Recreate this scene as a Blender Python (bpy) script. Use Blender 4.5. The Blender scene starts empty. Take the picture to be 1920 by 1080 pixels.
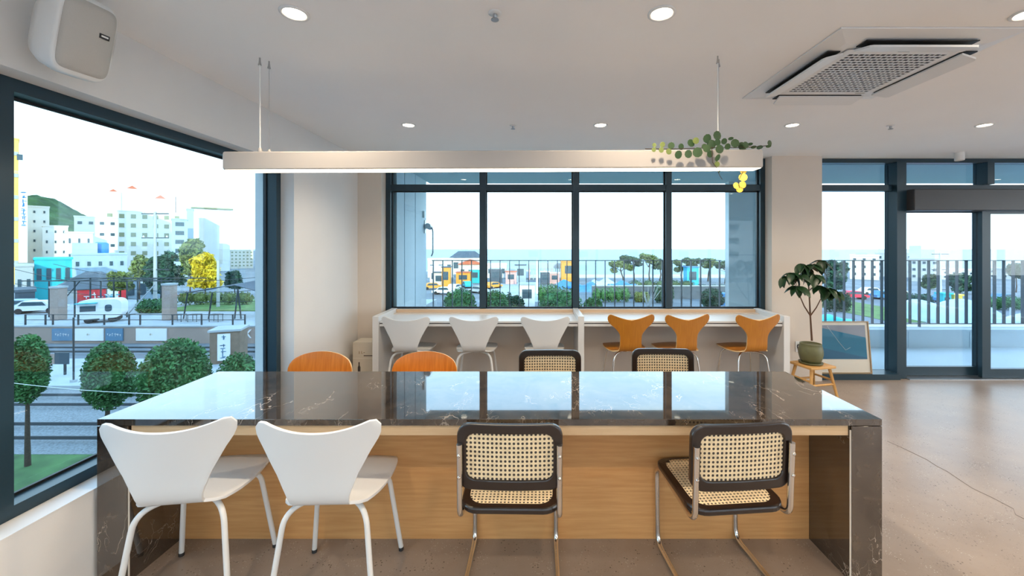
import bpy, bmesh, math, random
from mathutils import Vector, Matrix
R = math.radians
random.seed(7)
scene = bpy.context.scene
C = scene.collection

# ------------------------------------------------------------------ camera
F, CU, CV, HC = 750.0, 1000.0, 464.0, 1.544      # focal length in px, axis pixel, eye height
cam = bpy.data.cameras.new('camera'); camo = bpy.data.objects.new('camera', cam); C.objects.link(camo)
cam.sensor_width = 36; cam.lens = F/1920*36
cam.shift_x = -(CU-960)/1920; cam.shift_y = -(540-CV)/1920
cam.clip_start = .05; cam.clip_end = 6000
camo.location = (0, 0, HC); camo.rotation_euler = (R(90), 0, 0)
scene.camera = camo

# ------------------------------------------------------------------ sky, sun, exposure
SKY = 3.5
wd = bpy.data.worlds.new('sky'); scene.world = wd; wd.use_nodes = True
nt = wd.node_tree; nt.nodes.clear()
wo = nt.nodes.new('ShaderNodeOutputWorld'); bg = nt.nodes.new('ShaderNodeBackground')
tc = nt.nodes.new('ShaderNodeTexCoord'); sp = nt.nodes.new('ShaderNodeSeparateXYZ')
rp = nt.nodes.new('ShaderNodeValToRGB'); nz = nt.nodes.new('ShaderNodeTexNoise'); mx = nt.nodes.new('ShaderNodeMixRGB')
rp.color_ramp.elements[0].position = 0; rp.color_ramp.elements[0].color = (.93, .97, 1, 1)
rp.color_ramp.elements[1].position = .8; rp.color_ramp.elements[1].color = (.42, .66, 1, 1)
nz.inputs['Scale'].default_value = 3; nz.inputs['Detail'].default_value = 6
mp = nt.nodes.new('ShaderNodeMapping'); mp.inputs['Scale'].default_value = (1, 1, 4)
cr = nt.nodes.new('ShaderNodeValToRGB'); cr.color_ramp.elements[0].position = .48; cr.color_ramp.elements[1].position = .72
nt.links.new(tc.outputs['Generated'], sp.inputs[0]); nt.links.new(sp.outputs['Z'], rp.inputs[0])
nt.links.new(tc.outputs['Generated'], mp.inputs[0]); nt.links.new(mp.outputs[0], nz.inputs['Vector'])
nt.links.new(nz.outputs['Fac'], cr.inputs[0]); nt.links.new(cr.outputs[0], mx.inputs['Fac'])
nt.links.new(rp.outputs[0], mx.inputs[1]); mx.inputs[2].default_value = (1, 1, 1, 1)
nt.links.new(mx.outputs[0], bg.inputs['Color']); bg.inputs['Strength'].default_value = SKY
nt.links.new(bg.outputs[0], wo.inputs[0])
sl = bpy.data.lights.new('sun', 'SUN'); sl.energy = 5.0; sl.angle = R(1); sl.color = (1, .86, .62)
so = bpy.data.objects.new('sun', sl); C.objects.link(so)
so.rotation_euler = Vector((-.25, .93, -.27)).to_track_quat('-Z', 'Y').to_euler()
vs = scene.view_settings
vs.view_transform = 'Standard'; vs.look = 'None'; vs.gamma = 1; vs.use_curve_mapping = False; vs.exposure = 0.78

# ------------------------------------------------------------------ helpers
def W(u, v, d):
    return Vector(((u-CU)/F*d, d, HC-(v-CV)/F*d))
GZ = HC-9.0                      # street level

M = {}
def mat(name, col, rough=.5, metal=0, var=0, scale=8, bump=0, bscale=60, spec=.5, stretch=None, col2=None, emit=0, ecol=None, detail=4, coat=0, ior=None):
    m = bpy.data.materials.new(name); m.use_nodes = True; n = m.node_tree.nodes; l = m.node_tree.links
    b = n['Principled BSDF']
    b.inputs['Base Color'].default_value = (*col, 1); b.inputs['Roughness'].default_value = rough; b.inputs['Metallic'].default_value = metal
    b.inputs['Specular IOR Level'].default_value = spec
    if ior: b.inputs['IOR'].default_value = ior
    if coat: b.inputs['Coat Weight'].default_value = coat
    if emit:
        b.inputs['Emission Color'].default_value = (*(ecol or col), 1); b.inputs['Emission Strength'].default_value = emit
    if var or bump or col2:
        t = n.new('ShaderNodeTexCoord'); mpn = n.new('ShaderNodeMapping'); l.new(t.outputs['Object'], mpn.inputs[0])
        if stretch: mpn.inputs['Scale'].default_value = stretch
        if var or col2:
            z = n.new('ShaderNodeTexNoise'); z.inputs['Scale'].default_value = scale; z.inputs['Detail'].default_value = detail
            l.new(mpn.outputs[0], z.inputs['Vector'])
            r = n.new('ShaderNodeValToRGB'); r.color_ramp.elements[0].position = .3; r.color_ramp.elements[1].position = .7
            c2 = col2 or tuple(min(1, c*(1+var)) for c in col); c1 = col if col2 else tuple(c*(1-var) for c in col)
            r.color_ramp.elements[0].color = (*c1, 1); r.color_ramp.elements[1].color = (*c2, 1)
            l.new(z.outputs['Fac'], r.inputs[0]); l.new(r.outputs[0], b.inputs['Base Color'])
        if bump:
            z2 = n.new('ShaderNodeTexNoise'); z2.inputs['Scale'].default_value = bscale; z2.inputs['Detail'].default_value = 3
            l.new(mpn.outputs[0], z2.inputs['Vector'])
            bp = n.new('ShaderNodeBump'); bp.inputs['Strength'].default_value = bump; bp.inputs['Distance'].default_value = .01
            l.new(z2.outputs['Fac'], bp.inputs['Height']); l.new(bp.outputs[0], b.inputs['Normal'])
    M[name] = m
    return m

def glass(name, tint, ior=1.5, rough=0):
    m = bpy.data.materials.new(name); m.use_nodes = True; n = m.node_tree.nodes; l = m.node_tree.links
    n.clear(); o = n.new('ShaderNodeOutputMaterial'); mixn = n.new('ShaderNodeMixShader'); tr = n.new('ShaderNodeBsdfTransparent')
    g = n.new('ShaderNodeBsdfGlossy'); fr = n.new('ShaderNodeFresnel'); fr.inputs['IOR'].default_value = ior
    ge = n.new('ShaderNodeNewGeometry'); pw_ = n.new('ShaderNodeMath'); pw_.operation = 'POWER'; pw_.inputs[0].default_value = ior
    mm = n.new('ShaderNodeMath'); mm.operation = 'MULTIPLY_ADD'; mm.inputs[1].default_value = -2; mm.inputs[2].default_value = 1
    l.new(ge.outputs['Backfacing'], mm.inputs[0]); l.new(mm.outputs[0], pw_.inputs[1]); l.new(pw_.outputs[0], fr.inputs['IOR'])
    tr.inputs['Color'].default_value = (*tint, 1); g.inputs['Roughness'].default_value = rough
    l.new(fr.outputs[0], mixn.inputs[0]); l.new(tr.outputs[0], mixn.inputs[1]); l.new(g.outputs[0], mixn.inputs[2]); l.new(mixn.outputs[0], o.inputs[0])
    M[name] = m

def fillet(pts, r, n=6):
    P = [Vector(p) for p in pts]; out = [P[0]]
    for i in range(1, len(P)-1):
        a, b, c = P[i-1], P[i], P[i+1]
        rr = r[i] if isinstance(r, (list, tuple)) else r
        d1, d2 = (a-b), (c-b); t = min(rr, d1.length*.49, d2.length*.49)
        p1 = b+d1.normalized()*t; p2 = b+d2.normalized()*t
        for k in range(n+1):
            q = k/n; out.append(p1*(1-q)**2 + b*2*q*(1-q) + p2*q*q)
    out.append(P[-1]); return out

class MB:
    def __init__(s): s.v = []; s.f = []; s.sm = []
    def add(s, vs, fs, smooth=False):
        o = len(s.v); s.v += [tuple(x) for x in vs]; s.f += [tuple(i+o for i in f) for f in fs]; s.sm += [smooth]*len(fs); return s
    def box(s, a, b, bev=0):
        x0, x1 = sorted((a[0], b[0])); y0, y1 = sorted((a[1], b[1])); z0, z1 = sorted((a[2], b[2]))
        if bev:
            bm = bmesh.new(); bmesh.ops.create_cube(bm, size=1)
            for q in bm.verts: q.co = Vector((x0+(q.co.x+.5)*(x1-x0), y0+(q.co.y+.5)*(y1-y0), z0+(q.co.z+.5)*(z1-z0)))
            bmesh.ops.bevel(bm, geom=bm.edges[:], offset=bev, segments=2, affect='EDGES', profile=.5)
            bm.verts.index_update(); s.add([q.co for q in bm.verts], [[q.index for q in f.verts] for f in bm.faces]); bm.free(); return s
        return s.add([(x0,y0,z0),(x1,y0,z0),(x1,y1,z0),(x0,y1,z0),(x0,y0,z1),(x1,y0,z1),(x1,y1,z1),(x0,y1,z1)],
                     [(0,3,2,1),(4,5,6,7),(0,1,5,4),(1,2,6,5),(2,3,7,6),(3,0,4,7)])
    def tube(s, pts, r, n=8, cap=True):
        P = [Vector(p) for p in pts]; vs = []; fs = []
        t0 = (P[1]-P[0]).normalized(); up = Vector((0,0,1)) if abs(t0.z) < .9 else Vector((1,0,0)); nn = t0.cross(up).normalized()
        for i, p in enumerate(P):
            t = ((P[min(i+1,len(P)-1)]-P[max(i-1,0)])).normalized()
            nn = (nn-t*nn.dot(t)).normalized(); bb = t.cross(nn)
            ri = r[i] if isinstance(r, (list, tuple)) else r
            for k in range(n):
                a = 2*math.pi*k/n; vs.append(p+(nn*math.cos(a)+bb*math.sin(a))*ri)
        for i in range(len(P)-1):
            for k in range(n): fs.append((i*n+k, i*n+(k+1)%n, (i+1)*n+(k+1)%n, (i+1)*n+k))
        s.add(vs, fs, True)
        if cap:
            s.add([vs[k] for k in range(n)], [tuple(range(n))[::-1]]); s.add([vs[(len(P)-1)*n+k] for k in range(n)], [tuple(range(n))])
        return s
    def lathe(s, prof, c=(0,0,0), n=24, smooth=True):
        vs = []; fs = []
        for (r, z) in prof:
            for k in range(n):
                a = 2*math.pi*k/n; vs.append((c[0]+r*math.cos(a), c[1]+r*math.sin(a), c[2]+z))
        for i in range(len(prof)-1):
            for k in range(n): fs.append((i*n+k, i*n+(k+1)%n, (i+1)*n+(k+1)%n, (i+1)*n+k))
        s.add(vs, fs, smooth)
        if prof[0][0] > 1e-4: s.add(vs[:n], [tuple(range(n))[::-1]])
        if prof[-1][0] > 1e-4: s.add(vs[-n:], [tuple(range(n))])
        return s
    def prism(s, poly, h, axis='z'):
        n = len(poly)
        def q(p, t):
            return {'z': (p[0], p[1], t), 'y': (p[0], t, p[1]), 'x': (t, p[0], p[1])}[axis]
        vs = [q(p, h[0]) for p in poly]+[q(p, h[1]) for p in poly]
        fs = [tuple(range(n))[::-1], tuple(range(n, 2*n))]+[(i, (i+1)%n, (i+1)%n+n, i+n) for i in range(n)]
        return s.add(vs, fs)
    def mesh(s, name, m):
        me = bpy.data.meshes.new(name); me.from_pydata(s.v, [], s.f); me.polygons.foreach_set('use_smooth', s.sm)
        me.materials.append(M[m]); me.validate(); me.update()
        bm = bmesh.new(); bm.from_mesh(me); bmesh.ops.recalc_face_normals(bm, faces=bm.faces); bm.to_mesh(me); bm.free()
        return me
    def build(s, name, m, parent=None, loc=None, rot=None):
        return inst(name, s.mesh(name, m), parent, loc, rot)

def inst(name, me, parent=None, loc=None, rot=None, scale=None):
    o = bpy.data.objects.new(name, me); C.objects.link(o)
    if parent: o.parent = parent
    if loc is not None: o.location = loc
    if rot is not None: o.rotation_euler = rot
    if scale is not None: o.scale = scale
    return o
def tag(o, label, cat, group=None, kind=None):
    o['label'] = label; o['category'] = cat
    if group: o['group'] = group
    if kind: o['kind'] = kind
    return o
def thing(name, label, cat, loc=(0,0,0), rz=0, group=None):
    o = bpy.data.objects.new(name, None); C.objects.link(o); o.empty_display_size = .1
    o.location = loc; o.rotation_euler = (0,0,rz); return tag(o, label, cat, group)
def struct(name, mb, m, label, cat, parent=None):
    o = mb.build(name, m, parent) if mb else thing(name, label, cat)
    if not parent: tag(o, label, cat, kind='structure')
    return o
def dup(root, loc, rz, label=None, group=None):
    def cp(o, p):
        c = o.copy(); C.objects.link(c); c.parent = p
        for ch in list(o.children): cp(ch, c)
        return c
    r = cp(root, None); r.location = loc; r.rotation_euler = (0,0,rz)
    if label: r['label'] = label
    if group: r['group'] = group
    return r
def text_mesh(name, txt, size, m, depth=.001):
    cu = bpy.data.curves.new(name, 'FONT'); cu.body = txt; cu.size = size; cu.extrude = depth; cu.align_x = 'CENTER'
    o = bpy.data.objects.new(name, cu); C.objects.link(o)
    bpy.context.view_layer.update()
    me = bpy.data.meshes.new_from_object(o.evaluated_get(bpy.context.evaluated_depsgraph_get()))
    C.objects.unlink(o); bpy.data.objects.remove(o); me.materials.clear(); me.materials.append(M[m]); return me

def strokes(name, n, size, m, seed=0, depth=.004, vertical=False):
    """lettering too blurred to read in the photograph: one small cluster of bars for each character, centred, in the local xy plane"""
    r = random.Random(seed); mb = MB()
    for k in range(n):
        cx_, cy_ = ((k-(n-1)/2)*size*.95, 0) if not vertical else (0, -(k-(n-1)/2)*size*1.05)
        for q in range(3):
            a = r.uniform(-.35, .35)*size; b = r.uniform(-.35, .35)*size
            w_, h_ = (r.uniform(.25,.4)*size, .07*size) if r.random() < .55 else (.07*size, r.uniform(.25,.42)*size)
            mb.box((cx_+a*.4-w_, cy_+b-h_, 0), (cx_+a*.4+w_, cy_+b+h_, depth))
    return mb.mesh(name, m)

# ------------------------------------------------------------------ materials
mat('wall_paint', (.77,.755,.73), .85, var=.015, scale=3, bump=.03, bscale=200)
mat('ceiling_paint', (.93,.925,.915), .9, var=.01, scale=2)
mat('wall_warmlit', (.70,.62,.535), .85, var=.015, scale=3, bump=.03, bscale=200)  # warm lamp glow tinted into the front wall's colour
mat('white_ext', (.84,.88,.90), .8, var=.02, scale=2)
mat('soffit_blue', (.46,.57,.63), .75, var=.03, scale=2)
mat('frame_dark', (.014,.038,.055), .32, spec=.5)
mat('header_dark', (.045,.04,.038), .38)
mat('sill_white', (.82,.81,.79), .45)
mat('white_lacquer', (.70,.70,.69), .35)
mat('white_plastic', (.82,.82,.80), .4)
mat('white_metal', (.72,.72,.70), .35)
mat('grille_grey', (.52,.50,.46), .6, bump=.3, bscale=400)
mat('black', (.008,.008,.009), .5)
mat('rubber', (.02,.02,.02), .7)
mat('chrome', (.72,.70,.67), .16, metal=1)
mat('steel_dull', (.45,.45,.45), .35, metal=1)
mat('pale_oak', (.56,.28,.095), .5, col2=(.66,.36,.14), scale=7, stretch=(.6,6,9), bump=.04, bscale=40)
mat('oak_edge', (.62,.42,.23), .5, col2=(.70,.50,.30), scale=7, stretch=(.6,6,9))
mat('ply_orange', (.62,.165,.012), .35, col2=(.78,.25,.028), scale=9, stretch=(7,1,.7), coat=.3)
mat('ply_teak', (.42,.145,.008), .4, col2=(.50,.19,.014), scale=9, stretch=(7,1,.7), coat=.2)
mat('ply_edge', (.78,.55,.28), .5)
mat('ebonised', (.016,.009,.007), .3, coat=.4)
mat('cane', (.80,.64,.40), .6, var=.12, scale=40)
mat('stool_wood', (.58,.31,.09), .5, col2=(.66,.38,.13), scale=8, stretch=(6,6,1))
mat('pot_green', (.13,.13,.055), .45, var=.2, scale=10)
mat('saucer_green', (.10,.10,.04), .5)
mat('soil', (.03,.02,.012), .95, var=.5, scale=60)
mat('stem_brown', (.12,.055,.025), .7)
mat('leaf_dark', (.012,.045,.014), .35, var=.25, scale=14)
mat('leaf_mid', (.05,.095,.035), .4, var=.3, scale=40)
mat('leaf_light', (.17,.22,.06), .45, var=.3, scale=40)
mat('leaf_deep', (.03,.07,.02), .4, var=.3, scale=40)
mat('leaf_yellow', (.85,.60,.08), .5, var=.15, scale=50)
mat('vine_stem', (.05,.03,.015), .7)
mat('carton', (.62,.56,.46), .7, var=.03)
mat('print_dark', (.05,.04,.035), .7)
mat('mat_board', (.72,.66,.57), .6)
mat('frame_oak', (.34,.24,.13), .5)
mat('lamp_emit', (1,.9,.72), .5, emit=6, ecol=(1,.85,.62))
mat('bulb_emit', (1,.9,.75), .5, emit=18, ecol=(1,.86,.66))
mat('lamp_body', (.44,.415,.39), .4)
glass('clear_glass', (.60,.71,.75))
glass('door_glass', (.645,.745,.79))
glass('rear_glass', (.95,.97,.97))
glass('frame_glass', (.98,.99,.99), 1.25)

def marble():
    m = bpy.data.materials.new('marble'); m.use_nodes = True; n = m.node_tree.nodes; l = m.node_tree.links; b = n['Principled BSDF']
    t = n.new('ShaderNodeTexCoord'); mpn = n.new('ShaderNodeMapping'); mpn.inputs['Rotation'].default_value = (.4,.3,.7); l.new(t.outputs['Object'], mpn.inputs[0])
    z = n.new('ShaderNodeTexNoise'); z.inputs['Scale'].default_value = 6; z.inputs['Detail'].default_value = 9; z.inputs['Roughness'].default_value = .65; z.inputs['Distortion'].default_value = 1.2
    l.new(mpn.outputs[0], z.inputs['Vector'])
    r = n.new('ShaderNodeValToRGB'); e = r.color_ramp.elements
    e[0].position = .3; e[0].color = (.016,.011,.008,1); e[1].position = .75; e[1].color = (.090,.066,.048,1)
    e2 = e.new(.5); e2.color = (.055,.040,.029,1)
    l.new(z.outputs['Fac'], r.inputs[0])
    def veins(scale, lo, hi, rot, seed):
        mm = n.new('ShaderNodeMapping'); mm.inputs['Rotation'].default_value = rot; mm.inputs['Location'].default_value = (seed, seed*.7, 0); l.new(t.outputs['Object'], mm.inputs[0])
        mm.inputs['Scale'].default_value = (1, .45, .45)
        d = n.new('ShaderNodeTexNoise'); d.inputs['Scale'].default_value = scale*1.2; d.inputs['Detail'].default_value = 4; l.new(mm.outputs[0], d.inputs['Vector'])
        ad = n.new('ShaderNodeMixRGB'); ad.blend_type = 'ADD'; ad.inputs[0].default_value = .35; l.new(mm.outputs[0], ad.inputs[1]); l.new(d.outputs['Color'], ad.inputs[2])
        vv = n.new('ShaderNodeTexVoronoi'); vv.feature = 'DISTANCE_TO_EDGE'; vv.inputs['Scale'].default_value = scale; l.new(ad.outputs[0], vv.inputs['Vector'])
        rr = n.new('ShaderNodeValToRGB'); rr.color_ramp.elements[0].position = lo; rr.color_ramp.elements[0].color = (1,1,1,1); rr.color_ramp.elements[1].position = hi; rr.color_ramp.elements[1].color = (0,0,0,1)
        l.new(vv.outputs['Distance'], rr.inputs[0])
        msk = n.new('ShaderNodeTexNoise'); msk.inputs['Scale'].default_value = 3.1+seed; l.new(mm.outputs[0], msk.inputs['Vector'])
        mr = n.new('ShaderNodeValToRGB'); mr.color_ramp.elements[0].position = .53; mr.color_ramp.elements[1].position = .68; l.new(msk.outputs['Fac'], mr.inputs[0])
        mu = n.new('ShaderNodeMath'); mu.operation = 'MULTIPLY'; l.new(rr.outputs[0], mu.inputs[0]); l.new(mr.outputs[0], mu.inputs[1]); return mu
    prev = r.outputs[0]
    for a in ((5, .002, .012, (.2,.9,.5), 1.3), (11, .003, .016, (1.1,.2,1.9), 4.1)):
        k = veins(*a); mi = n.new('ShaderNodeMixRGB'); l.new(k.outputs[0], mi.inputs[0]); l.new(prev, mi.inputs[1]); mi.inputs[2].default_value = (.55,.47,.40,1); prev = mi.outputs[0]
    l.new(prev, b.inputs['Base Color']); b.inputs['Roughness'].default_value = .04; b.inputs['IOR'].default_value = 1.8; b.inputs['Coat Weight'].default_value = .7; b.inputs['Coat Roughness'].default_value = .02
    M['marble'] = m
marble()

def concrete():
    m = bpy.data.materials.new('concrete'); m.use_nodes = True; n = m.node_tree.nodes; l = m.node_tree.links; b = n['Principled BSDF']
    t = n.new('ShaderNodeTexCoord')
    z = n.new('ShaderNodeTexNoise'); z.inputs['Scale'].default_value = 1.3; z.inputs['Detail'].default_value = 8; z.inputs['Roughness'].default_value = .6; l.new(t.outputs['Object'], z.inputs['Vector'])
    r = n.new('ShaderNodeValToRGB'); e = r.color_ramp.elements; e[0].position = .3; e[0].color = (.245,.185,.14,1); e[1].position = .7; e[1].color = (.36,.29,.235,1); l.new(z.outputs['Fac'], r.inputs[0])
    prev = r.outputs[0]
    for sc, th, col, seed in ((55, .23, (.10,.07,.05,1), 0), (120, .22, (.16,.12,.09,1), 3), (80, .2, (.55,.50,.43,1), 8)):
        mm = n.new('ShaderNodeMapping'); mm.inputs['Location'].default_value = (seed, seed, 0); l.new(t.outputs['Object'], mm.inputs[0])
        vv = n.new('ShaderNodeTexVoronoi'); vv.inputs['Scale'].default_value = sc; l.new(mm.outputs[0], vv.inputs['Vector'])
        rr = n.new('ShaderNodeValToRGB'); rr.color_ramp.elements[0].position = th-.06; rr.color_ramp.elements[0].color = (1,1,1,1); rr.color_ramp.elements[1].position = th; rr.color_ramp.elements[1].color = (0,0,0,1)
        l.new(vv.outputs['Distance'], rr.inputs[0])
        k = n.new('ShaderNodeTexNoise'); k.inputs['Scale'].default_value = 9; l.new(mm.outputs[0], k.inputs['Vector'])
        kr = n.new('ShaderNodeValToRGB'); kr.color_ramp.elements[0].position = .48; kr.color_ramp.elements[1].position = .62; l.new(k.outputs['Fac'], kr.inputs[0])
        mu = n.new('ShaderNodeMath'); mu.operation = 'MULTIPLY'; l.new(rr.outputs[0], mu.inputs[0]); l.new(kr.outputs[0], mu.inputs[1])
        mi = n.new('ShaderNodeMixRGB'); l.new(mu.outputs[0], mi.inputs[0]); l.new(prev, mi.inputs[1]); mi.inputs[2].default_value = col; prev = mi.outputs[0]
    l.new(prev, b.inputs['Base Color'])
    rr = n.new('ShaderNodeMapRange'); rr.inputs['To Min'].default_value = .22; rr.inputs['To Max'].default_value = .42; l.new(z.outputs['Fac'], rr.inputs['Value']); l.new(rr.outputs[0], b.inputs['Roughness'])
    bp = n.new('ShaderNodeBump'); bp.inputs['Strength'].default_value = .05; z3 = n.new('ShaderNodeTexNoise'); z3.inputs['Scale'].default_value = 14; l.new(t.outputs['Object'], z3.inputs['Vector'])
    l.new(z3.outputs['Fac'], bp.inputs['Height']); l.new(bp.outputs[0], b.inputs['Normal']); M['concrete'] = m
concrete()

def art():
    # print behind the poster glass: blue hill shapes over a mauve-grey sky, with one thin white line
    m = bpy.data.materials.new('art_print'); m.use_nodes = True; n = m.node_tree.nodes; l = m.node_tree.links; b = n['Principled BSDF']
    t = n.new('ShaderNodeTexCoord'); s = n.new('ShaderNodeSeparateXYZ'); l.new(t.outputs['Generated'], s.inputs[0])
    def math_(op, a, bb):
        k = n.new('ShaderNodeMath'); k.operation = op
        for i, q in enumerate((a, bb)):
            if isinstance(q, (int, float)): k.inputs[i].default_value = q
            else: l.new(q, k.inputs[i])
        return k.outputs[0]
    X, Z = s.outputs['X'], s.outputs['Z']
    line = math_('SUBTRACT', Z, math_('SUBTRACT', .93, math_('MULTIPLY', X, .30)))
    prev = None
    a = n.new('ShaderNodeMixRGB'); l.new(math_('GREATER_THAN', line, 0), a.inputs[0]); a.inputs[1].default_value = (.0,.14,.26,1); a.inputs[2].default_value = (.22,.24,.30,1)
    low = math_('SUBTRACT', math_('SUBTRACT', .34, math_('MULTIPLY', X, .30)), Z)
    a2 = n.new('ShaderNodeMixRGB'); l.new(math_('GREATER_THAN', low, 0), a2.inputs[0]); l.new(a.outputs[0], a2.inputs[1]); a2.inputs[2].default_value = (.0,.095,.20,1)
    l.new(a2.outputs[0], b.inputs['Base Color']); b.inputs['Roughness'].default_value = .6; M['art_print'] = m
art()

# ------------------------------------------------------------------ room shell
CEIL = 2.6; XL = -2.03; YW = 4.62; XR = 8.6; YB = -4.4; YG = 4.75
FLR = struct('floor', MB().box((XL-.1, YB-.1, -.25), (XR, YG+.08, 0)), 'concrete', 'polished concrete floor with specks and a long hairline crack', 'floor')
struct('ceiling', MB().box((XL-.34, YB-.2, CEIL), (XR+.2, 6.45, CEIL+.5)), 'ceiling_paint', 'smooth white painted ceiling with recessed downlights', 'ceiling')
wl = MB()
Z0, Z1 = .425, 2.242                      # left window opening
wl.box((XL, YB, 0), (XL-.33, YG+.05, Z0)).box((XL, YB, Z1), (XL-.33, YG+.05, CEIL)).box((XL, 3.393, Z0), (XL-.33, YG+.05, Z1))
wl.box((XL, YB, Z0), (XL-.33, -3.6, Z1))
struct('wall_left', wl, 'wall_paint', 'white painted side wall around the big corner window', 'wall')
wf = MB()
ZS = .80
wf.box((XL-.33, YW, 0), (-1.754, YG+.05, CEIL)).box((2.755, YW, 0), (3.335, YG+.10, CEIL)).box((-1.754, YW, 0), (2.755, YG+.05, ZS-.02))
struct('wall_front', wf, 'wall_warmlit', 'wall framing the sea-view windows, warm lamp light put into its colour', 'wall')
w7 = struct('fill_window', None, None, 'wide unseen window added in the end wall for cool fill light', 'window')  # added opening, lets cool fill in from the right
for i in range(5):
    ya = YB+.4+i*2.0
    MB().box((XR+.05, ya-.03, .3), (XR+.14, ya+.03, 2.5)).build('frame_post', 'frame_dark', w7)
    if i < 4: MB().box((XR+.095, ya+.03, .3), (XR+.105, ya+1.97, 2.5)).build('pane', 'rear_glass', w7)
struct('wall_right', MB().box((XR, YB, 0), (XR+.2, YG+.1, .3)).box((XR, YB, 2.5), (XR+.2, YG+.1, CEIL)).box((XR, YB, .3), (XR+.2, YB+.37, 2.5)).box((XR, YB+8.43, .3), (XR+.2, YG+.1, 2.5)), 'wall_paint', 'white painted end wall beyond the glass entrance', 'wall')
struct('wall_back', MB().box((XL-.33, YB-.2, 0), (XR+.2, YB, .3)).box((XL-.33, YB-.2, 2.5), (XR+.2, YB, CEIL)).box((XL-.33, YB-.2, .3), (XL+.3, YB, 2.5)).box((XR-.4, YB-.2, .3), (XR+.2, YB, 2.5)), 'wall_paint', 'white painted rear wall of the cafe', 'wall')
w6 = struct('window_6', None, None, 'wide dark-framed rear window of the cafe', 'window')
for i in range(6):
    xa = XL+.3+i*(XR-XL-.7)/5
    MB().box((xa-.03, YB-.14, .3), (xa+.03, YB-.05, 2.5)).build('frame_post', 'frame_dark', w6)
    if i < 5: MB().box((xa+.03, YB-.105, .3), (xa-.03+(XR-XL-.7)/5, YB-.095, 2.5)).build('pane', 'rear_glass', w6)
# storeys below carry the terrace; unseen mass above is added for shade
struct('building_base', MB().box((XL-.33, YB-.2, GZ), (XR+.2, 6.45, -.26)), 'white_ext', 'lower storeys of the cafe building under the terrace', 'building')
struct('shade_mass', MB().box((XL-.34, YB-.2, CEIL+.51), (XR+.2, 6.45, CEIL+5)), 'white_ext', 'unseen mass added above the cafe ceiling to cast shade', 'building')
# hairline crack in the floor
cp = [(1663,827),(1690,839),(1717,852),(1738,862),(1756,874),(1776,884),(1798,899),(1822,915),(1862,934),(1900,954),(1904,965),(1940,983),(1990,1010)]
pts = [((u-CU)*HC/(v-CV), F*HC/(v-CV)) for u, v in cp]; cm = MB(); vs_ = []; fs_ = []
for i, (x, y) in enumerate(pts): vs_ += [(x-.003, y-.002, .0006), (x+.003, y+.002, .0006)]
for i in range(len(pts)-1): fs_.append((2*i, 2*i+1, 2*i+3, 2*i+2))
mat('crack_dark', (.12,.10,.085), .9)
cm.add(vs_, fs_).build('crack', 'crack_dark', FLR)
# window sills
struct('trim_1', MB().box((XL+.002, -3.6, Z0), (XL-.11, 3.393, Z0+.004)), 'sill_white', 'white sill under the side window', 'trim')

# side window (window_1) and an unseen one added behind it for daylight (daylight_window)
def win_side(name, y0, y1, label):
    w = struct(name, None, None, label, 'window'); x0, x1 = XL-.112, XL-.225
    fw = .055
    MB().box((x0, y0, Z0+.004), (x1, y1, Z0+fw)).build('bottom_rail', 'frame_dark', w)
    MB().box((x0, y0, Z1-fw), (x1, y1, Z1)).build('top_rail', 'frame_dark', w)
    MB().box((x0, y0, Z0+fw), (x1, y0+fw, Z1-fw)).build('frame_post', 'frame_dark', w)
    MB().box((x0, y1-fw, Z0+fw), (x1, y1, Z1-fw)).build('frame_post', 'frame_dark', w)
    xg = x1+.015
    b = MB()
    for (a, c) in (((y0+fw, Z0+fw), (y1-fw, Z0+fw+.012)), ((y0+fw, Z1-fw-.012), (y1-fw, Z1-fw)), ((y0+fw, Z0+fw), (y0+fw+.012, Z1-fw)), ((y1-fw-.012, Z0+fw), (y1-fw, Z1-fw))):
        b.box((xg+.004, a[0], a[1]), (xg+.018, c[0], c[1]))
    b.build('glazing_bead', 'black', w)
    MB().box((xg-.004, y0+fw, Z0+fw), (xg+.004, y1-fw, Z1-fw)).build('pane', 'clear_glass', w)
win_side('window_1', 1.595, 3.391, 'large dark-framed side window over the railway and street')
win_side('daylight_window', -3.6, 1.59, 'unseen dark-framed side window added for daylight behind the marble table end')

# sea-view window (window_3): four bays with a transom
w3 = struct('window_3', None, None, 'four-bay dark-framed sea-view window above the white counter', 'window')
X0, X1 = -1.752, 2.753; yf, yb = YG, YG+.11; ZT = 1.544+(464-352)/F*YG; mull = [-.60, .505, 1.61]
ZTOP = CEIL
def vpost(x0, x1, z0, z1, par, ya=yf, yc=yb): return MB().box((x0, ya, z0), (x1, yc, z1)).build('frame_post', 'frame_dark', par)
MB().box((X0, yf-.003, ZS-.02), (X1, yb, ZS+.02)).build('bottom_rail', 'frame_dark', w3)
MB().box((X0, yf, ZTOP-.05), (X1, yb, ZTOP-.001)).build('top_rail', 'frame_dark', w3)
vpost(X0, X0+.055, ZS+.02, ZTOP-.05, w3); vpost(X1-.055, X1, ZS+.02, ZTOP-.05, w3)
for x in mull: vpost(x-.034, x+.034, ZS+.02, ZTOP-.05, w3)
ed = [X0+.055]+[q for x in mull for q in (x-.034, x+.034)]+[X1-.055]
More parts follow.
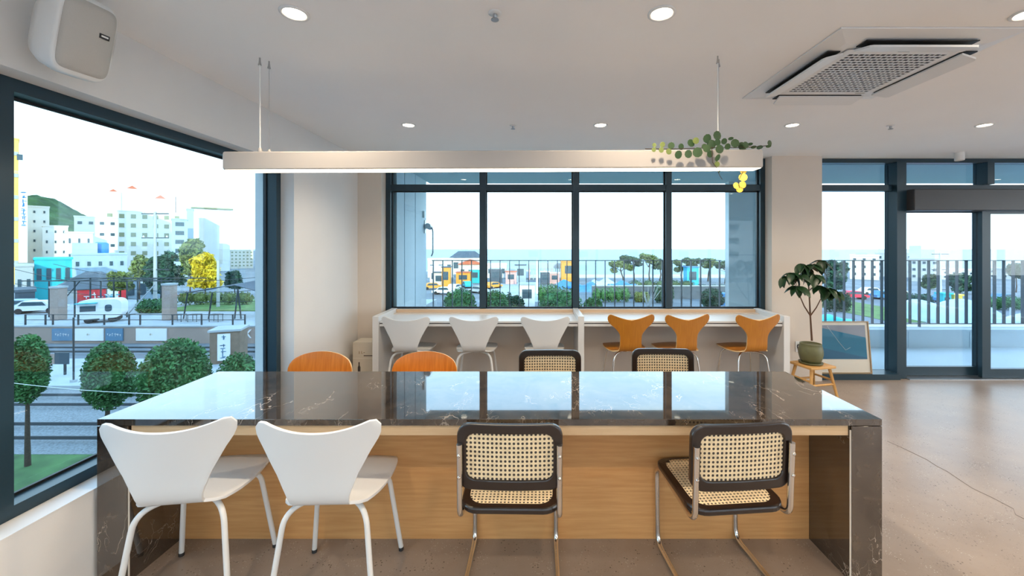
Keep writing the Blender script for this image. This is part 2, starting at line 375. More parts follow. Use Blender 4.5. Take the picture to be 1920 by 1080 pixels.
for i in range(4):
    a, b = ed[2*i], ed[2*i+1]
    MB().box((a, yf+.004, ZT-.035), (b, yb-.004, ZT+.035)).build('transom', 'frame_dark', w3)
    MB().box((a, yf+.068, ZS+.02), (b, yf+.078, ZT-.035)).build('pane', 'clear_glass', w3)
    MB().box((a, yf+.068, ZT+.035), (b, yf+.078, ZTOP-.05)).build('transom_pane', 'clear_glass', w3)
    bd = MB()
    for (z0, z1) in ((ZS+.02, ZT-.035), (ZT+.035, ZTOP-.05)):
        bd.box((a, yf+.05, z0), (a+.012, yf+.067, z1)).box((b-.012, yf+.05, z0), (b, yf+.067, z1)).box((a+.012, yf+.05, z1-.012), (b-.012, yf+.067, z1)).box((a+.012, yf+.05, z0), (b-.012, yf+.067, z0+.012))
    bd.build('glazing_bead', 'black', w3)

# entrance glazing (window_4, door_1, door_2, window_5)
w4 = struct('window_4', None, None, 'full-height fixed glazing beside the potted plant', 'window')
PA0, PA1 = 4.275, 4.385
xs = 3.337
MB().box((xs, 4.655, 0), (PA0, 4.86, .066)).build('bottom_rail', 'frame_dark', w4)
MB().box((xs, yf, ZTOP-.05), (8.59, yb, ZTOP-.001)).build('top_rail', 'frame_dark', w4)
MB().box((xs, yf+.004, ZT-.035), (PA0, yb-.004, ZT+.035)).build('transom', 'frame_dark', w4)
MB().box((xs, yf+.068, .066), (PA0, yf+.078, ZT-.035)).build('pane', 'door_glass', w4)
MB().box((xs, yf+.068, ZT+.035), (PA0, yf+.078, ZTOP-.05)).build('transom_pane', 'door_glass', w4)
vpost(PA0, PA1, 0, ZTOP-.05, w4, 4.70, 4.87)
tx = [PA1, 5.34, 5.42, 6.42, 6.52, 8.59]
MB().box((PA1, yf+.004, ZT-.035), (8.59, yb-.004, ZT+.035)).build('transom', 'frame_dark', w4)
for i in range(3):
    MB().box((tx[2*i], yf+.068, ZT+.035), (tx[2*i+1], yf+.078, ZTOP-.05)).build('transom_pane', 'door_glass', w4)
for i in (1, 3): vpost(tx[i], tx[i+1], ZT+.035, ZTOP-.05, w4, 4.70, 4.86)
vpost(6.42, 6.52, 0, ZT-.035, w4, 4.70, 4.87)
MB().box((6.52, yf+.068, .066), (8.59, yf+.078, ZT-.035)).build('pane', 'door_glass', w4)
MB().box((6.52, 4.72, 0), (8.59, 4.86, .066)).build('bottom_rail', 'frame_dark', w4)
hd = MB().box((PA1, 4.60, 1.972), (6.42, 4.765, ZT-.037), .008).build('door_header', 'header_dark', w4); hd['label'] = 'dark brown automatic door header box'
def leaf(name, x0, x1, y0, y1, z1, sl, sr, label):
    d = struct(name, None, None, label, 'door')
    MB().box((x0, y0, .012), (x1, y1, .115)).build('bottom_rail', 'frame_dark', d)
    MB().box((x0, y0, z1-.03), (x1, y1, z1)).build('top_rail', 'frame_dark', d)
    MB().box((x0, y0, .115), (x0+sl, y1, z1-.03)).build('stile', 'frame_dark', d); MB().box((x1-sr, y0, .115), (x1, y1, z1-.03)).build('stile', 'frame_dark', d)
    ym = (y0+y1)/2
    MB().box((x0+sl, ym-.005, .115), (x1-sr, ym+.005, z1-.03)).build('pane', 'door_glass', d)
    return d
leaf('door_1', 4.386, 5.375, 4.79, 4.835, 1.99, .03, .075, 'glass sliding door leaf beside the dark post')
leaf('door_2', 5.275, 6.418, 4.70, 4.745, 1.968, .10, .08, 'glass sliding door leaf overlapping its neighbour on the inner track')
struct('trim_2', MB().box((PA1, 4.66, 0), (6.42, 4.87, .008)), 'steel_dull', 'metal threshold strip under the sliding doors', 'trim')

# ------------------------------------------------------------------ terrace
struct('terrace_floor', MB().box((-1.65, 4.861, -.2), (XR+.2, 6.6, -.005)), 'white_ext', 'pale grey tiled terrace floor outside the doors', 'terrace')
struct('terrace_ceiling', MB().box((-1.66, 4.87, CEIL-.03), (XR+.2, 6.42, CEIL-.001)), 'soffit_blue', 'blue grey terrace soffit over the balcony', 'ceiling')
wt = MB().box((-1.66, 4.861, -.2), (-2.36, 6.2, CEIL-.03))
WT = struct('wall_terrace', wt, 'white_ext', 'pale panelled end wall of the terrace carrying a security camera', 'wall')
for y in (5.15, 5.62): MB().box((-1.662, y, 0), (-1.655, y+.006, CEIL-.03)).build('panel_joint', 'soffit_blue', WT)
WP = struct('wall_pier', MB().box((3.03, 6.2, -.2), (4.05, 6.32, CEIL-.03)), 'white_ext', 'pale square terrace pier between window and entrance', 'wall')
MB().box((3.03, 6.197, 1.425), (4.05, 6.202, 1.431)).build('panel_joint', 'soffit_blue', WP)
KB = struct('terrace_kerb', MB().box((-1.65, 6.19, -.2), (3.0, 6.6, .25)).box((4.05, 6.19, -.2), (XR+.2, 6.6, .25)), 'white_ext', 'low pale tiled kerb wall under the terrace railing', 'kerb')
for k in range(4): MB().box((4.85+k*.95, 6.187, 0), (4.855+k*.95, 6.191, .25)).build('tile_joint', 'soffit_blue', KB)
MB().box((4.05, 6.17, .25), (XR+.2, 6.62, .275)).build('coping', 'white_ext', KB); MB().box((-1.65, 6.17, .25), (3.0, 6.62, .275)).build('coping', 'white_ext', KB)
mat('rail_grey', (.055,.07,.085), .45)
def railing(x0, x1, label):
    r = thing('terrace_railing', label, 'railing', (x0, 6.4, .275), 0, 'railings along the terrace kerb')
    L = x1-x0
    MB().box((0, -.022, 1.055), (L, .022, 1.067)).build('top_rail', 'rail_grey', r); MB().box((0, -.022, .045), (L, .022, .057)).build('bottom_rail', 'rail_grey', r)
    bar = MB().box((-.005, -.022, .057), (.005, .022, 1.055)).mesh('bar', 'rail_grey'); post = MB().box((-.006, -.022, 0), (.006, .022, .045)).mesh('bracket', 'rail_grey')
    n = int(L/.1505)
    for i in range(n+1): inst('bar', bar, r, (.02+i*(L-.04)/n, 0, 0))
    for i in range(0, n+1, 7): inst('foot_bracket', post, r, (.02+i*(L-.04)/n, 0, 0))
railing(-1.62, 3.0, 'thin vertical-bar railing outside the sea-view window'); railing(4.05, XR, 'flat vertical-bar railing outside the glass entrance')
sc = thing('security_camera', 'grey bullet camera bracketed on the pale terrace end wall', 'camera', (-1.66, 6.12, 1.86))
MB().box((-.002, -.04, -.10), (.012, .04, .10)).build('wall_plate', 'steel_dull', sc); MB().tube([(0.01,0,0),(.07,0,0)], .02).build('arm', 'steel_dull', sc)
MB().tube([(.06,-.07,.01),(.06,.07,.0)], .045, 14).build('housing', 'steel_dull', sc); MB().tube(fillet([(.09,.03,0),(.115,.03,-.05),(.115,.03,-.40),(.09,.03,-.45)], .03), .012).build('conduit', 'steel_dull', sc)
MB().box((-.002,-.13,.13), (.03,-.05,.23)).build('junction_box', 'white_plastic', sc)

# ------------------------------------------------------------------ marble table
TY0, TY1, TXL, TXR = 1.844, 2.556, -2.012, 1.608
tb = thing('communal_table', 'long dark marble communal table with pale wood centre panel', 'table', (-.2, 2.2, 0))
def tbx(name, a, b, m, bev=.0, par=tb):
    off = Vector((-.2, 2.2, 0)); return MB().box(Vector(a)-off, Vector(b)-off, bev).build(name, m, par)
tbx('table_top', (TXL, TY0, .722), (TXR, TY1, .752), 'marble', .0015)
for (a, b, c, d) in ((TXL, TXL+.14, TXL+.14, TXL+.146), (TXR-.14, TXR, TXR-.146, TXR-.14)):
    l_ = tbx('side_slab', (a, TY0, 0), (b, TY1, .719), 'marble', .001)
    tbx('slab_seam', (c, TY0+.003, 0), (d, TY0+.006, .70), 'mat_board', 0)
    tbx('slab_cheek', (c, TY0+.006, 0), (d, TY1-.006, .70), 'marble', 0)
for y in (TY0+.012, TY1-.032): tbx('apron', (TXL+.147, y, .672), (TXR-.147, y+.02, .719), 'oak_edge', .001)
tbx('top_support', (TXL+.147, TY0+.032, .69), (TXR-.147, TY1-.032, .719), 'oak_edge')
tbx('centre_panel', (TXL+.147, 2.12, 0), (TXR-.147, 2.28, .689), 'pale_oak')

# ------------------------------------------------------------------ chairs
def lerp_path(P, t):
    P = [Vector(p) for p in P]; L = [0]
    for i in range(1, len(P)): L.append(L[-1]+(P[i]-P[i-1]).length)
    s = t*L[-1]
    for i in range(1, len(P)):
        if s <= L[i]+1e-9:
            q = (s-L[i-1])/max(1e-9, L[i]-L[i-1])
            p0, p1, p2, p3 = P[max(i-2,0)], P[i-1], P[i], P[min(i+1,len(P)-1)]
            return .5*((2*p1)+(p2-p0)*q+(2*p0-5*p1+4*p2-p3)*q*q+(3*p1-p0-3*p2+p3)*q**3)
    return P[-1]
def shell(name, profile, s_waist, back, back_mid, seat, seat_mid, wrap, thick, m, parent, edge=None, ncol=18, nb=16, ns=14, droop=.25, dip=2.2):
    """one-piece moulded shell: outlines are (half width, distance from the waist) borders laid over a side profile"""
    PL = [Vector(p) for p in profile]; L = [0]
    for i in range(1, len(PL)): L.append(L[-1]+(PL[i]-PL[i-1]).length)
    tot = L[-1]
    rows = []
    for k in range(ns, 0, -1):
        t = k/ns; b = lerp_path(seat, t); rows.append((b[0], -b[1], -(seat_mid*(b[1]/seat[-1][1])), 0))
    for k in range(0, nb+1):
        t = k/nb; b = lerp_path(back, t); rows.append((b[0], b[1], back_mid*(t if t < .0 else (b[1]/max(p[1] for p in back))) if t < 1 else back_mid, 1))
    V = []
    bmax = max(p[1] for p in back)
    for (hw, se, sm, isb) in rows:
        for c in range(ncol+1):
            q = -1+2*c/ncol; x = hw*q
            s = sm+(se-sm)*(abs(q)**(dip if isb else 2.2))
            p = lerp_path([(a[0], a[1], 0) for a in profile], min(1, max(0, (s_waist+s)/tot)))
            y, z = p[0], p[1]
            if s > 0: y += wrap*x*x*min(1, s/bmax*1.3)
            else: z -= droop*x*x*min(1, -s/.3)
            V.append((x, y, z))
    Fc = []; n = ncol+1
    for i in range(len(rows)-1):
        for c in range(ncol): Fc.append((i*n+c, i*n+c+1, (i+1)*n+c+1, (i+1)*n+c))
    mb = MB().add(V, Fc, True); o = mb.build(name, m, parent)
    if edge: o.data.materials.append(M[edge])
    s = o.modifiers.new('thickness', 'SOLIDIFY'); s.thickness = thick; s.offset = 0
    if edge: s.material_offset_rim = 1
    bv = o.modifiers.new('round', 'BEVEL'); bv.width = thick*.3; bv.segments = 2; bv.limit_method = 'ANGLE'; bv.angle_limit = R(50)
    return o
def legs4(t, m, zs, fx, fy, bx, by, r, hub=True, foot='rubber', cx=0., cy=0.):
    for sx in (-1, 1):
        for sy in (-1, 1):
            px, py = (fx, fy) if sy > 0 else (bx, -by)
            p = fillet([(sx*.03, cy+sy*.035, zs-.022), (sx*px*.82, cy+(py-cy)*.80, zs-.034), (sx*px*1.06, cy+(py-cy)*1.08, .014)], [0, .075, 0], 8)
            lg = MB().tube(p, r, 10).build('leg', m, t)
            e = p[-1]; MB().lathe([(r*1.05, 0), (r*1.1, .016), (r*.9, .018)], (e.x, e.y, 0), 10).build('foot', foot, lg)
    if hub: MB().lathe([(.055, 0), (.058, .006), (.05, .018), (.05, .03)], (0, cy, zs-.035), 18).build('hub', m, t)

PROF7 = [(.235,.462),(.21,.474),(.12,.479),(.0,.472),(-.10,.466),(-.155,.472),(-.19,.497),(-.203,.535),(-.212,.62),(-.228,.73),(-.252,.90)]
BACK7 = [(.116,.0),(.124,.055),(.153,.13),(.196,.22),(.230,.276),(.247,.309),(.252,.328),(.248,.346),(.233,.358),(.208,.358)]
SEAT7 = [(.118,.0),(.140,.015),(.172,.05),(.200,.12),(.215,.20),(.216,.28),(.206,.35),(.186,.40),(.15,.425),(.11,.43)]
S_W7 = .415
def chair7(label, group):
    t = thing('shell_chair', label, 'chair', group=group)
    shell('shell', PROF7, S_W7, BACK7, .325, SEAT7, .435, .75, .013, 'white_lacquer', t)
    legs4(t, 'white_metal', .468, .205, .185, .205, .175, .0115, cy=.0)
    return t
BACKG = [(.118,.0),(.112,.06),(.110,.13),(.113,.175),(.128,.212),(.165,.252),(.205,.287),(.232,.317),(.241,.346),(.232,.372),(.210,.382),(.190,.376)]
def chairG(label, group):
    t = thing('winged_chair', label, 'chair', group=group)
    shell('shell', PROF7, S_W7, BACKG, .330, SEAT7, .435, .45, .011, 'ply_teak', t, 'ply_edge', nb=22, dip=1.5)
    legs4(t, 'chrome', .468, .205, .185, .185, .165, .0085)
    return t
BACKP = [(.12,.0),(.15,.03),(.20,.08),(.224,.14),(.231,.19),(.226,.225),(.207,.260),(.172,.287),(.125,.305),(.07,.315)]
def chairP(label, group):
    t = thing('plywood_chair', label, 'chair', group=group)
    shell('shell', PROF7, S_W7, BACKP, .319, SEAT7, .435, .5, .012, 'ply_orange', t, 'ply_edge')
    legs4(t, 'chrome', .468, .205, .185, .195, .17, .009)
    return t

g_t = 'chairs along the marble table'; g_c = 'chairs along the window counter'
cA = chair7('white shell chair in the table corner, pulled up beside the side window', 'white chairs at the marble table')
cA.location = (-1.52, 1.837, 0); cA.rotation_euler = (0, 0, R(8))
cB = dup(cA, (-.885, 1.835, 0), R(2), 'white shell chair at the table beside the cane-back chair')
labs = ['white shell chair at the counter end beside the cream carton', 'white shell chair in the middle of the white counter trio', 'white shell chair at the counter beside the white centre divider']
for l_, (u, rz) in zip(labs, ((760, -3), (887, 0), (1022, 1))):
    dup(cA, ((u-CU)/F*4.05, 4.29, 0), R(rz), l_, 'white chairs at the window counter')
g1 = chairG('tan winged-back chair at the counter beside the centre divider', 'winged wooden chairs at the window counter')
g1.location = ((1181-CU)/F*4.1, 4.30, 0); g1.rotation_euler = (0, 0, R(2))
dup(g1, ((1282-CU)/F*4.1, 4.30, 0), R(8), 'tan winged-back chair in the middle of the wooden counter trio')
dup(g1, ((1414-CU)/F*4.1, 4.29, 0), R(6), 'tan winged-back chair at the counter end beside the potted plant')
p1 = chairP('orange round-backed plywood chair beside the side window pier', 'plywood chairs across the marble table')
p1.location = ((606-CU)/F*2.9, 2.66, 0); p1.rotation_euler = (0, 0, R(180))
p2 = dup(p1, ((801-CU)/F*2.9, 2.66, 0), R(182), 'orange round-backed plywood chair next to the cane-back chairs')

def cane_sheet(pts_fn, nx, ny, name, parent, inside=None):
    """woven cane: a sheet with an octagonal hole in every cell; pts_fn(u, v) in 0..1 gives the surface"""
    mb = MB(); h = .30
    for i in range(nx):
        for j in range(ny):
            if inside and not inside((i+.5)/nx, (j+.5)/ny): continue
            cu, cv = i+.5, j+.5
            o = [(-.5,-.5),(0,-.5),(.5,-.5),(.5,0),(.5,.5),(0,.5),(-.5,.5),(-.5,0)]
            k = [(-h*.8,-h*.8),(0,-h),(h*.8,-h*.8),(h,0),(h*.8,h*.8),(0,h),(-h*.8,h*.8),(-h,0)]
            vs = [pts_fn((cu+a)/nx, (cv+b)/ny) for a, b in o]+[pts_fn((cu+a)/nx, (cv+b)/ny) for a, b in k]
            mb.add(vs, [(q, (q+1)%8, (q+1)%8+8, q+8) for q in range(8)])
    o = mb.build(name, 'cane', parent); s = o.modifiers.new('t', 'SOLIDIFY'); s.thickness = .003; s.offset = 0
    return o
def rring(x0, x1, z0, z1, r, n=6):
    out = []
    for (cx, cz, a0) in ((x1-r, z1-r, 0), (x0+r, z1-r, 90), (x0+r, z0+r, 180), (x1-r, z0+r, 270)):
        for k in range(n+1):
            a = R(a0+90*k/n); out.append((cx+r*math.cos(a), cz+r*math.sin(a)))
    return out
def ring_frame(outer, inner, f3, mbx, t0, t1):
    """solid frame between two outlines; f3(a, b, t) maps to space, t = through-thickness"""
    n = len(outer); vs = [f3(*p, t0) for p in outer]+[f3(*p, t0) for p in inner]+[f3(*p, t1) for p in outer]+[f3(*p, t1) for p in inner]; fs = []
    for i in range(n):
        j = (i+1)%n; fs += [(i, j, j+n, i+n), (i+2*n, i+3*n, j+3*n, j+2*n), (i, i+2*n, j+2*n, j), (i+n, j+n, j+3*n, i+3*n)]
    mbx.add(vs, fs, False)
def densify(P, step=.03):
    out = []
    for i in range(len(P)):
        a, b = Vector(P[i]), Vector(P[(i+1)%len(P)]); n = max(1, int((b-a).length/step))
        for k in range(n): out.append(tuple(a+(b-a)*k/n))
    return out
def cesca(label, group):
    t = thing('cane_chair', label, 'chair', group=group)
    hx = .212
    half = [(-hx, -.238, .712), (-hx, -.224, .388), (-hx, .185, .418), (-hx, .172, .0125), (-hx, -.27, .0125)]
    path = half+[(hx, y, z) for (x, y, z) in half[::-1]]
    rr = [0, .055, .075, .06, .06, .06, .06, .075, .055, 0]
    MB().tube(fillet(path, rr, 8), .0125, 12).build('tube_frame', 'chrome', t)
    # back: bowed rounded frame with a cane panel, set in front of the posts
    def f3(x, z, q): return (x, -.222+q-.30*(x*x)*-1-.05*(z-.64)-.012, z)
    outer = densify(rring(-.226, .226, .508, .795, .055)); bk = MB()
    def shrink(P, cx, cz, ax, az): return [(cx+(x-cx)*ax, cz+(z-cz)*az) for x, z in P]
    inner = shrink(outer, 0, .658, (.228-.040)/.228, .70)
    ring_frame(outer, inner, f3, bk, 0, .026); b = bk.build('back_frame', 'ebonised', t)
    bv = b.modifiers.new('b', 'BEVEL'); bv.width = .006; bv.segments = 2; bv.limit_method = 'ANGLE'
    zi0, zi1 = min(z for x, z in inner)-.006, max(z for x, z in inner)+.006
    def inb(u, v):
        x = abs(-.194+.388*u); z = zi0+(zi1-zi0)*v
        return not (x > .175 and (z < zi0+.018 or z > zi1-.018))
    cane_sheet(lambda u, v: f3(-.194+.388*u, zi0+(zi1-zi0)*v, .010), 21, 11, 'cane_panel', t, inb)
    bkv = [f3(-.192+.384*i/8, zz_, .010+o_) for o_ in (-.0006,.0006) for zz_ in (zi0,zi1) for i in range(9)]
    MB().add(bkv, [(i, i+1, i+10, i+9) for i in range(8)]+[(i+18, i+27, i+28, i+19) for i in range(8)]).build('dark_sheet', 'print_dark', t)  # dark sheet added inside the cane to darken its holes
    # seat
    def s3(x, y, q): return (x*(1+.10*(y+.02)), y, .410+q+.05*(y)-.25*max(0, y-.15)**1)
    so_ = densify(rring(-.222, .222, -.215, .20, .075)); si = shrink(so_, 0, 0.0, .82, .82)
    sm = MB(); ring_frame(so_, si, s3, sm, 0, .028); s = sm.build('seat_frame', 'ebonised', t)
    bv = s.modifiers.new('b', 'BEVEL'); bv.width = .008; bv.segments = 2; bv.limit_method = 'ANGLE'
    def ins(u, v):
        x = abs(-.188+.376*u); y = -.182+.352*v
        if y > .0: return not (x > .155 and y > .135)
        return not (x > .14 and y < -.14 and (x-.14)**2+(y+.14)**2 > .042**2*1.0)
    cane_sheet(lambda u, v: s3(-.188+.376*u, -.182+.352*v, .0255), 22, 20, 'seat_cane', t, ins)
    ring_ = shrink(so_, 0, 0, .86, .86); MB().add([s3(x, y, .0255) for x, y in ring_], [tuple(range(len(ring_)))]).build('dark_sheet', 'print_dark', t)  # flat dark sheet added to darken the seat holes
    cap = MB().lathe([(.0075, -.004), (.0075, .002), (.004, .005)], (0,0,0), 10).mesh('bolt', 'chrome')
    for sx in (-1, 1):
        for z in (.668, .575): inst('bolt', cap, t, (sx*hx, -.252+(.722-z)*.045, z), (R(90), 0, 0))
    return t
z1 = cesca('cane-back cantilever chair at the table beside a white shell chair', 'cane cantilever chairs at the marble table')
z1.location = (-.097, 1.925, 0); z1.rotation_euler = (0, 0, R(-1))
dup(z1, (.872, 1.925, 0), R(5), 'cane-back cantilever chair turned slightly, near the marble slab end')
dup(z1, ((1031-CU)/F*2.93, 2.70, 0), R(180), 'cane-back cantilever chair across the table next to the orange chair')
dup(z1, ((1239-CU)/F*2.97, 2.74, 0), R(178), 'cane-back cantilever chair across the table in front of the winged chairs')

# ------------------------------------------------------------------ window counter
ct = thing('window_counter', 'long white counter with divider panels under the sea-view window', 'counter', (0.5, 4.4, 0))
def cbx(name, a, b, m, bev=.0):
    off = Vector((.5, 4.4, 0)); return MB().box(Vector(a)-off, Vector(b)-off, bev).build(name, m, ct)
for (a, b) in ((-1.679, -1.614), (.467, .53), (2.612, 2.677)): cbx('divider_panel', (a, 4.17, 0), (b, YG-.004, .825), 'white_lacquer', .003)
mat('counter_wood', (.62,.45,.30), .4, col2=(.70,.52,.36), scale=6, stretch=(.5,6,6))
for (a, b) in ((-1.613, .466), (.531, 2.611)):
    cbx('worktop', (a, 4.19, .752), (b, YG-.004, .772), 'white_lacquer', .002)
    cbx('reveal_strip', (a, 4.20, .742), (b, YW-.002, .752), 'print_dark')
    cbx('underframe', (a, 4.195, .716), (b, 4.215, .742), 'white_lacquer')
    cbx('rear_upstand', (a, YG-.045, .772), (b, YG-.005, .818), 'counter_wood', .002)

# ------------------------------------------------------------------ carton, outlet, plant, poster
cx = thing('carton', 'cream printed carton with a bottle mark beside the counter end', 'box', (-1.86, 4.43, 0))
MB().box((-.10, -.09, 0), (.172, .12, .515), .003).build('box_body', 'carton', cx)
MB().box((-.10, -.0915, .34), (.172, -.0895, .346)).build('fold_line', 'mat_board', cx)
inst('lettering', strokes('lettering', 3, .028, 'frame_oak', 1, .001), cx, (.0, -.0915, .405), (R(90), 0, 0))
MB().box((.02, -.0922, .366), (.115, -.0905, .374)).build('printed_rule', 'print_dark', cx)
MB().prism([(-.014,.16),(.014,.16),(.014,.215),(.006,.235),(.006,.27),(-.006,.27),(-.006,.235),(-.014,.215)], (-.0925, -.0905), 'y').build('bottle_mark', 'print_dark', cx, (-.03, 0, .03))
ot = thing('wall_outlet', 'small white twin socket on the pier behind the potted plant', 'outlet', (3.06, YW, .40))
MB().box((-.035, -.008, -.06), (.035, -.0005, .06), .002).build('plate', 'white_plastic', ot)
for z in (-.028, .028): MB().lathe([(.02,0),(.02,.004),(.016,.006)], (0,0,0), 14).build('socket', 'sill_white', ot, (0, -.007, z), (R(90),0,0))
MB().tube(fillet([(.02,-.02,.028),(-.05,-.05,.03),(-.03,-.05,-.03)], .03), .006, 6).build('plug_cord', 'black', ot)

stl = thing('plant_stool', 'small four-legged wooden stool under the green plant pot', 'stool', ((1523-CU)/F*4.22, 4.22, 0), R(12))
MB().box((-.155,-.135,.295), (.155,.135,.32), .006).build('seat', 'stool_wood', stl)
for sx in (-1,1):
    for sy in (-1,1):
        MB().tube([(sx*.11, sy*.095, .295), (sx*.165, sy*.135, 0)], [.021,.018], 4).build('leg', 'stool_wood', stl)
for sy in (-1,1): MB().tube([(-.14, sy*.115, .13), (.14, sy*.115, .13)], .011, 6).build('stretcher', 'stool_wood', stl)
for sx in (-1,1): MB().tube([(sx*.137, -.11, .17), (sx*.137, .11, .17)], .011, 6).build('stretcher', 'stool_wood', stl)

PD = 4.22
po = thing('potted_plant', 'umbrella plant in an olive green pot on the wooden stool', 'plant', ((1520-CU)/F*PD, PD, .3205))
def PL(u, v, dy=0):
    q = W(1440+u/3.859, 460+v/3.859, PD+dy); q.y = PD+dy
    return q-Vector(po.location)
MB().lathe([(.085,0),(.108,.006),(.112,.02),(.102,.022),(.08,.012)], n=28).build('saucer', 'saucer_green', po)
MB().lathe([(.065,.012),(.08,.014),(.100,.05),(.112,.10),(.113,.14),(.105,.18),(.097,.205),(.101,.212),(.094,.214),(.088,.20)], n=30).build('pot', 'pot_green', po)
MB().lathe([(.0,.192),(.05,.196),(.092,.188)], n=20).build('soil', 'soil', po)
stem = [PL(318,690), PL(312,600), PL(306,505), PL(300,380), PL(292,260), PL(288,175)]
MB().tube(stem, [.010,.009,.008,.007,.006,.005], 7).build('stem', 'stem_brown', po)
bp1 = [PL(306,508), PL(262,440,-.02), PL(236,380,-.04), PL(215,310,-.05)]; bp2 = [PL(308,508), PL(350,450,-.03), PL(380,392,-.05), PL(425,325,-.05)]
MB().tube(bp1, [.007,.006,.005,.004], 6).build('branch', 'stem_brown', po); MB().tube(bp2, [.007,.006,.005,.004], 6).build('branch', 'stem_brown', po)
def leaf_mesh(name, L, Wd, m, fold=.25, sag=.25, n=5):
    vs = []; fs = []
    for i in range(n+1):
        t = i/n; w = Wd*math.sin(math.pi*min(1, .08+t*.92))**.75*.5 if i < n else .0005
        z = -sag*L*t*t
        vs += [(-w, L*t, z+fold*w), (0, L*t, z), (w, L*t, z+fold*w)]
    for i in range(n):
        a = i*3; fs += [(a, a+1, a+4, a+3), (a+1, a+2, a+5, a+4)]
    return MB().add(vs, fs, True).mesh(name, m)
lm = [leaf_mesh('leaf', .145, .078, 'leaf_dark', .3, .35), leaf_mesh('leaf', .12, .068, 'leaf_dark', .3, .45), leaf_mesh('leaf', .16, .085, 'leaf_dark', .35, .3)]
rng = random.Random(3)
clus = [(245,135,-.02,7),(325,140,.0,6),(175,200,-.05,7),(238,215,-.07,6),(340,215,-.06,7),(128,225,-.02,6),(212,300,-.08,7),(372,292,-.03,6),(440,310,-.06,8),(380,110,.03,5),(285,170,.05,6),(475,335,-.02,6)]
for (u, v, dy, n) in clus:
    c = PL(u, v, dy)
    near = min((q for q in stem[3:]+bp1[2:]+bp2[2:]), key=lambda q: (q-c).length)
    MB().tube([near, (near+c)/2+Vector((0,0,.015)), c], .0025, 5).build('petiole', 'stem_brown', po)
    for k in range(n):
        a = 2*math.pi*k/n+rng.uniform(-.3,.3); pit = rng.uniform(-55, -12)
        o = inst('leaf', lm[rng.randrange(3)], po, c, (R(pit), rng.uniform(-.3,.3), a), (rng.uniform(.8,1.05),)*3)

ps = thing('framed_poster', 'framed blue landscape print with white line leaning on the glass', 'poster', (3.66, 4.69, .0665))
ps.rotation_euler = (R(-5.5), 0, 0)
pw, ph = .31, .605
for (a, b) in (((-pw,-.01,0),(pw,.012,.012)), ((-pw,-.01,ph-.012),(pw,.012,ph)), ((-pw,-.01,.012),(-pw+.012,.012,ph-.012)), ((pw-.012,-.01,.012),(pw,.012,ph-.012))): MB().box(a, b).build('frame_bar', 'frame_oak', ps)
MB().box((-pw+.012,.002,.012), (pw-.012,.010,ph-.012)).build('mount', 'mat_board', ps)
MB().box((-pw+.04,-.001,.165), (pw-.04,.0019,ph-.045)).build('print', 'art_print', ps)
MB().tube([(-.18,-.002,.55),(-.05,-.002,.36),(.02,-.002,.27),(.08,-.002,.30)], .0013, 4).build('white_line', 'white_plastic', ps)
MB().box((-pw+.012,-.007,.012), (pw-.012,-.005,ph-.012)).build('glazing', 'frame_glass', ps)

# ------------------------------------------------------------------ pendant light and vine
pd_ = thing('linear_pendant', 'long white linear pendant hanging over the marble table', 'lamp', (-.218, 2.195, 1.968)); pd_.rotation_euler = (0, R(-.22), 0)
LX = 1.456
MB().prism(rring(-LX, LX, 0, .098, .012, 4), (-.045, .045), 'y').build('housing', 'lamp_body', pd_).modifiers.new('b', 'BEVEL').width = .006
MB().box((-LX+.012, -.040, -.0016), (LX-.012, .040, -.0005)).build('diffuser', 'lamp_emit', pd_)
for x in (-1.255, 1.235):
    for dx, dy, m, r in ((-.012, -.02, 'white_plastic', .0035), (.012, .02, 'steel_dull', .0012)):
        zt = CEIL-1.968-.03+ (x*math.tan(R(.22))*0)
        MB().tube([(x+dx, dy, .098), (x+dx, dy, zt-.02)], r, 6).build('suspension_cable', m, pd_)
        MB().lathe([(.009,.0),(.006,.012),(.004,.03),(.004,.04)], (x+dx, dy, zt-.03), 8).build('ceiling_hook', 'steel_dull', pd_)
        MB().lathe([(.010,0),(.012,.01),(.006,.025)], (x+dx, dy, .098), 8).build('cable_grip', 'lamp_body', pd_)

